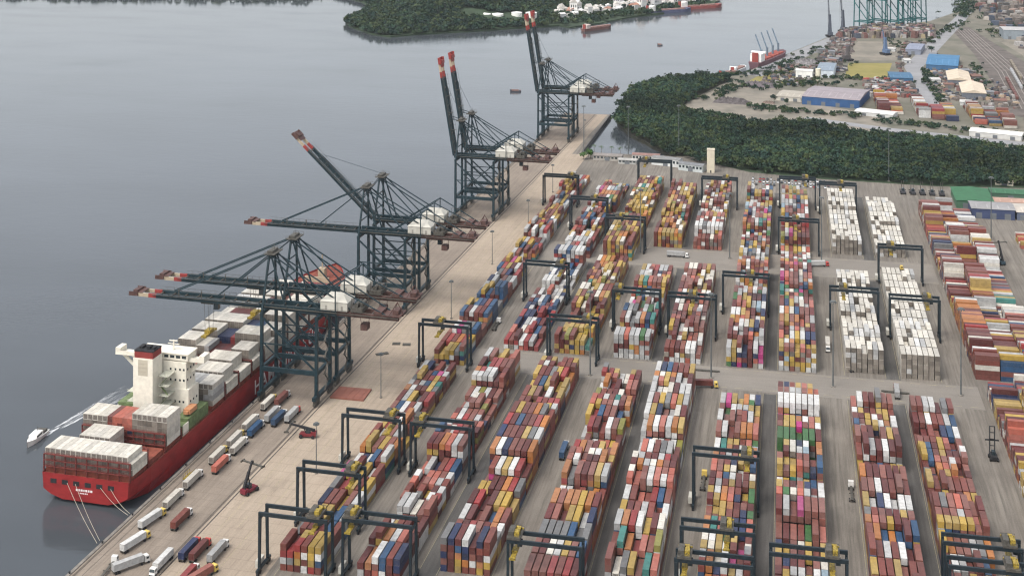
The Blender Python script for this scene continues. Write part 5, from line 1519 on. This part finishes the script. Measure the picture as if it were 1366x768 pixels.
for i, (x, y, h, r, lab) in enumerate(((44, 1590, 13, 8, 'big dark tree behind the blue warehouse'), (36, 1580, 10, 6, 'smaller tree beside the big one behind the blue warehouse'), (2, 1700, 9, 5, 'tree by the quay road near the moored ship'), (66, 1590, 9, 5, 'tree at the blue-trimmed shed'), (-6, 1486, 8, 5, 'tree at the edge of the sand lot'), (8, 1474, 7, 4, 'small tree in front of the tan shed'), (205, 1885, 10, 7, 'dark tree beside the main road bend'), (170, 1640, 7, 4, 'tree at the small blue shed'))):
    tree(lab, x, y, h, r, random.choice(GREENS), 'trees on the industrial land')
# ------------------------------------------------------------------ far cranes and ships
def far_sts(label, x, y, rz):
    r = thing('teal_quay_crane', label, 'quay crane', (x, y, LZ), rz, 'teal quay cranes on the far berth')
    for sx in (-1, 1):
        for sy in (-1, 1): MB().beam((sx * 12, sy * 8, 0), (sx * 11, sy * 7.5, 48), 1.3).build('leg', M['teal'], r)
    fr = MB()
    for sx in (-1, 1): fr.beam((sx * 12, -8, 12), (sx * 12, 8, 12), 1.6).beam((sx * 11, -8, 46), (sx * 11, 8, 46), 1.6).beam((sx * 12, -11, 1.5), (sx * 12, 11, 1.5), 1.6)
    for sy in (-1, 1): fr.beam((-12, sy * 8, 13), (12, sy * 8, 13), 1.6).beam((-12, sy * 7.6, 44), (12, sy * 7.8, 16), 1.0).beam((-13, sy * 3, 71), (12, sy * 5, 48), .9)
    fr.build('frame', M['teal'], r)
    MB().box(-14, 40, -4.4, 4.4, 48, 51).build('main_girder', M['teal'], r)
    bm = MB().beam((-14, -3.5, 50), (-22, -3.5, 112), 2.0).beam((-14, 3.5, 50), (-22, 3.5, 112), 2.0)
    for q in range(6): bm.beam((-14 - q * 1.5, -3.5, 56 + q * 10), (-14 - q * 1.5, 3.5, 56 + q * 10), .9)
    bm.build('boom', M['teal'], r)
    MB().beam((-11, -7, 50), (-11, -2, 72), 1.4).beam((-11, 7, 50), (-11, 2, 72), 1.4).build('a_frame', M['teal'], r)
    MB().box(14, 28, -5, 5, 51.05, 57).build('machinery_house', M['house'], r)
    return r
f0 = far_sts('teal quay crane, outermost at the riverside end of the far berth', 128, 2116, -0.6)
for (x, y, lab) in ((152, 2140, 'teal quay crane, second along the far berth'), (176, 2128, 'teal quay crane beside the heaps, third along the far berth'), (196, 2150, 'teal quay crane, fourth along the far berth'), (214, 2172, 'teal quay crane at the inland end of the far berth')):
    dup(f0, (x, y, LZ), -0.6, lab)
def harbour_crane(label, x, y, h, rz, colr, jib=34, el=66):
    r = thing('mobile_harbour_crane', label, 'harbour crane', (x, y, LZ), rz, 'mobile harbour cranes on the far berth')
    MB().box(-5, 5, -7, 7, 1.2, 3).build('undercarriage', M['black'], r)
    for sx in (-1, 1):
        for q in (-5, -2, 2, 5): MB().cyl((sx * 4.4 - .5, q, .7), (sx * 4.4 + .5, q, .7), .7, n=8).build('wheel', M['black'], r)
    MB().box(-2.5, 2.5, -6, 4, 3.2, 8).build('machinery_body', colmat(colr), r)
    MB().hexa([(-2.4, -1.5, 8), (2.4, -1.5, 8), (2.4, 3, 8), (-2.4, 3, 8), (-1.2, -.5, h), (1.2, -.5, h), (1.2, 1.5, h), (-1.2, 1.5, h)]).build('tower', colmat(colr), r)
    MB().box(-1.2, 1.2, 1.6, 3.6, h * .62, h * .62 + 2.4).build('operator_cab', M['glass'], r)
    e = math.radians(el); p0 = Vector((0, 2, h * .6)); p1 = p0 + Vector((0, math.cos(e), math.sin(e))) * jib
    j = MB()
    for s in (-1, 1): j.beam((s * 1.1, p0.y, p0.z), (s * .4, p1.y, p1.z), .6)
    for i in range(8):
        a, b = p0.lerp(p1, i / 8), p0.lerp(p1, (i + 1) / 8); s = 1 if i % 2 else -1; k = 1 - i / 8 * .6
        j.beam(a + Vector((s * k, 0, 0)), b - Vector((s * k, 0, 0)), .35)
    j.build('jib', colmat(colr), r)
    MB().beam((0, .5, h), p1, .25).beam(p1, (p1.x, p1.y, 14), .2).build('rope', M['steel'], r)
harbour_crane('slim dark harbour crane at the waterside end of the heaps', 74, 2020, 34, 0.3, (0.07, 0.08, 0.10), 40, 80)
harbour_crane('dark harbour crane, second along the heaps', 96, 2080, 34, 0.8, (0.08, 0.09, 0.11), 44, 84)
harbour_crane('dark harbour crane standing on the tan lot edge', 88, 1796, 20, -1.0, (0.09, 0.08, 0.08), 18, 76)
harbour_crane('blue-grey harbour crane on the tan lot', 142, 1860, 24, 0.6, (0.10, 0.15, 0.24), 20, 78)
def far_ship(name, label, x, y, rz, L, B, h, hullc, housec, cranes=0, tank=False, cat='ship'):
    r = thing(name, label, cat, (x, y, WZ), rz)
    mb = MB()
    yy = [-.5, -.44, -.3, .3, .42, .5]; ww = [.36, .46, .5, .5, .36, .02]; wb = [.22, .4, .5, .5, .26, .01]
    for a, w, b in zip(yy, ww, wb): mb.v += [(-b * B, a * L, -1), (b * B, a * L, -1), (w * B, a * L, h + (1.5 if a > .4 else 0)), (-w * B, a * L, h + (1.5 if a > .4 else 0))]
    for i in range(5):
        p, q = i * 4, i * 4 + 4
        mb.f += [(p + 1, q + 1, q + 2, p + 2), (p, p + 3, q + 3, q), (p + 3, p + 2, q + 2, q + 3)]
    mb.f += [(0, 1, 2, 3)]
    mb.build('hull', colmat(hullc), r)
    hs_ = MB().box(-B * .36, B * .36, -L * .44, -L * .31, h, h + L * .085).box(-B * .48, B * .48, -L * .36, -L * .32, h + L * .085, h + L * .1)
    hs_.build('deckhouse', colmat(housec), r)
    MB().box(-B * .2, B * .2, -L * .46, -L * .44, h, h + L * .1).build('funnel', colmat((0.25, 0.05, 0.04)), r)
    n = 5
    hc = MB()
    for i in range(n):
        a = -L * .27 + i * L * .13
        hc.box(-B * .34, B * .34, a, a + L * .105, h, h + 1.6)
    hc.build('hatch_cover', colmat((0.30, 0.07, 0.05) if cranes else (0.22, 0.13, 0.11)), r)
    for i in range(cranes):
        a = -L * .25 + i * L * .19
        MB().beam((0, a, h), (0, a, h + 13), 2.2).beam((0, a, h + 11), (-B * .55, a + 8, h + 31), 1.2).build('deck_crane', colmat((0.12, 0.16, 0.20)), r)
    return r
far_ship('bulk_carrier', 'red and white cargo ship with raised deck cranes moored at the far quay', -14, 1782, -0.32, 120, 20, 8, (0.12, 0.06, 0.07), (0.75, 0.74, 0.70), 4)
far_ship('supply_vessel', 'white and grey work vessel moored ahead of the cargo ship', -52, 1700, -0.32, 46, 11, 4, (0.45, 0.46, 0.46), (0.7, 0.7, 0.68))
far_ship('work_barge', 'dark green barge at the mangrove tip', -62, 1668, -0.9, 30, 12, 4, (0.04, 0.08, 0.08), (0.07, 0.12, 0.12))
far_ship('tanker', 'dark-hulled tanker with red deck at the island town', -190, 2290, -0.9, 95, 15, 5, (0.08, 0.09, 0.15), (0.72, 0.7, 0.66), 0, True)
far_ship('tanker', 'red tanker beyond the dark-hulled one at the island town', -140, 2362, -0.9, 95, 16, 5, (0.26, 0.07, 0.06), (0.72, 0.7, 0.66), 0, True)
far_ship('river_barge', 'long pinkish barge moored off the island shore', -282, 2053, -0.62, 64, 13, 4, (0.14, 0.07, 0.06), (0.5, 0.42, 0.38))
far_ship('fishing_boat', 'tiny dark boat alone in the channel beside the upright booms', -303, 1506, 1.7, 13, 4, 1.2, (0.06, 0.06, 0.07), (0.15, 0.15, 0.16), cat='boat')
far_ship('fishing_boat', 'tiny dark boat alone in the channel off the far quay', -170, 1904, 1.2, 8, 3, 1.0, (0.06, 0.06, 0.07), (0.2, 0.2, 0.2), cat='boat')

# ------------------------------------------------------------------ wooded island and far shore
ISL = [(-700, 2060), (-672, 2001), (-613, 1926), (-575, 1901), (-540, 1940), (-478, 1980), (-417, 2027), (-347, 2078), (-326, 2056), (-286, 2118), (-247, 2204), (-202, 2265), (-120, 2405), (-100, 2600), (-300, 3300), (-1100, 3400), (-1400, 2900), (-1000, 2600), (-760, 2330), (-716, 2250), (-703, 2140)]
struct('island_ground', MB().prism(ISL, -9, -1.0), M['hill'])
def hillz(x, y):
    d = 1e9
    for i in range(len(ISL)):
        a, b = ISL[i - 1], ISL[i]
        dx, dy = b[0] - a[0], b[1] - a[1]; t = max(0, min(1, ((x - a[0]) * dx + (y - a[1]) * dy) / (dx * dx + dy * dy)))
        d = min(d, math.hypot(x - a[0] - t * dx, y - a[1] - t * dy))
    k = max(0.0, min(1.0, (-x - 380) / 120.0))
    return -1.0 + min(26, d * .16) * k
hm = MB(); idx = {}
nx_, ny_ = 30, 30
for j in range(ny_ + 1):
    for i in range(nx_ + 1):
        x, y = -760 + i * 20, 1890 + j * 22
        hm.v.append((x, y, hillz(x, y) - .6 if inpoly(x, y, ISL) else -12))
for j in range(ny_):
    for i in range(nx_):
        a = j * (nx_ + 1) + i; hm.f.append((a, a + 1, a + nx_ + 2, a + nx_ + 1))
struct('island_hill', hm, M['hill'])
tank_spots = [(-496, 2104, 9), (-476, 2108, 10.5), (-455, 2112, 9.5), (-428, 2137, 9), (-404, 2141, 9.5)]
pts = [p for p in scatter_poly([q for q in ISL if q[1] < 2620], 9.0) if p[1] < 2560]
cen, rad, col = [], [], []
for (x, y) in pts:
    if any(math.hypot(x - t[0], y - t[1]) < t[2] + 6 or (abs(x - t[0]) < 16 and -60 < y - t[1] < 0 and y > 2062) for t in tank_spots): continue
    if -365 < x and random.random() < .72: continue
    r = random.uniform(4.5, 7.5)
    cen.append((x, y, hillz(x, y) + 3.5)); rad.append(r); g = random.choice(GREENS); k = random.uniform(.7, 1.2); col.append((g[0] * k * 1.0, g[1] * k, g[2] * k * 1.05))
for i in range(500):     # far shore upstream
    x = random.uniform(-1900, -880); cen.append((x, 2290 + (x + 1400) * .12 + random.uniform(0, 160), 4)); rad.append(random.uniform(5, 10)); col.append(random.choice(GREENS))
print('island trees', len(cen))
tag(foliage('island_forest', cen, rad, col, 40, 2.2), 'dark wooded island and far shore across the river', 'forest', kind='stuff')
struct('far_shore', MB().prism([(-2600, 2140), (-1500, 2268), (-1000, 2328), (-880, 2345), (-880, 2700), (-2600, 2700)], -9, -.9), M['hill'])
for i, (x, y, r) in enumerate(tank_spots):
    tankf('white storage tank on the wooded island, one of five in a row' , x, y, r, 11, -0.95, group='white tanks on the island')
# town on the island
hp = []
for (wl, rf) in (((0.72, 0.7, 0.66), (0.5, 0.47, 0.43)), ((0.62, 0.6, 0.56), (0.35, 0.18, 0.13)), ((0.5, 0.5, 0.5), (0.6, 0.59, 0.57))):
    t = thing('town_house', 'x', 'house')
    MB().box(-5, 5, -6, 6, 0, 7).build('wall', colmat(wl), t)
    mb = MB(); mb.v = [(-5.4, -6.4, 7), (5.4, -6.4, 7), (5.4, 6.4, 7), (-5.4, 6.4, 7), (0, -6.4, 9.4), (0, 6.4, 9.4)]
    mb.f = [(1, 2, 5, 4), (3, 0, 4, 5), (0, 1, 4), (2, 3, 5), (3, 2, 1, 0)]; mb.build('roof', colmat(rf), t)
    for zz in (1.2, 4.2):
        for q in (-3.6, -.6, 2.4): MB().box(q, q + 1.3, -6.05, -6, zz, zz + 1.5).build('window', M['glass'], t)
    hp.append(t)
NAMES = ('white house with pale roof', 'pale house with red-brown roof', 'grey house with white roof')
used = [0, 0, 0]
k = 0
while k < 95:
    u = random.random() ** .9
    x = -372 + u * 255 + random.gauss(0, 10); y = 2120 + u * 320 + random.uniform(8, 110)
    if not inpoly(x, y, ISL): continue
    j = random.choice((0, 0, 1, 2)); k += 1
    s = random.uniform(.7, 1.3); tall = random.choice((1, 1, 1, 1.6, 2.4))
    lab = NAMES[j] + ' in the waterside town across the river'
    if not used[j]:
        used[j] = 1; r = hp[j]; r.location = (x, y, -1.0); r['label'] = lab; r['group'] = NAMES[j] + ' in the town'
    else: r = dup(hp[j], (x, y, -1.0), 0, lab, NAMES[j] + ' in the town')
    r.rotation_euler = (0, 0, random.uniform(-.8, .8)); r.scale = (s, s, s * tall)

# ------------------------------------------------------------------ haze
hz = MB().box(-4900, 3900, -590, 8900, -10.5, 300)
ho = hz.build('haze', None)
hmt = bpy.data.materials.new('haze_air'); hmt.use_nodes = True
nt = hmt.node_tree
for n in list(nt.nodes):
    if n.type != 'OUTPUT_MATERIAL': nt.nodes.remove(n)
pv = nt.nodes.new('ShaderNodeVolumePrincipled')
pv.inputs['Color'].default_value = (0.86, 0.91, 0.96, 1)
pv.inputs['Density'].default_value = 0.000022
pv.inputs['Anisotropy'].default_value = 0.1
nt.links.new(pv.outputs[0], nt.nodes['Material Output'].inputs['Volume'])
ho.data.materials.clear(); ho.data.materials.append(hmt)
tag(ho, 'thin pale haze over the river and the port', 'haze', kind='stuff')
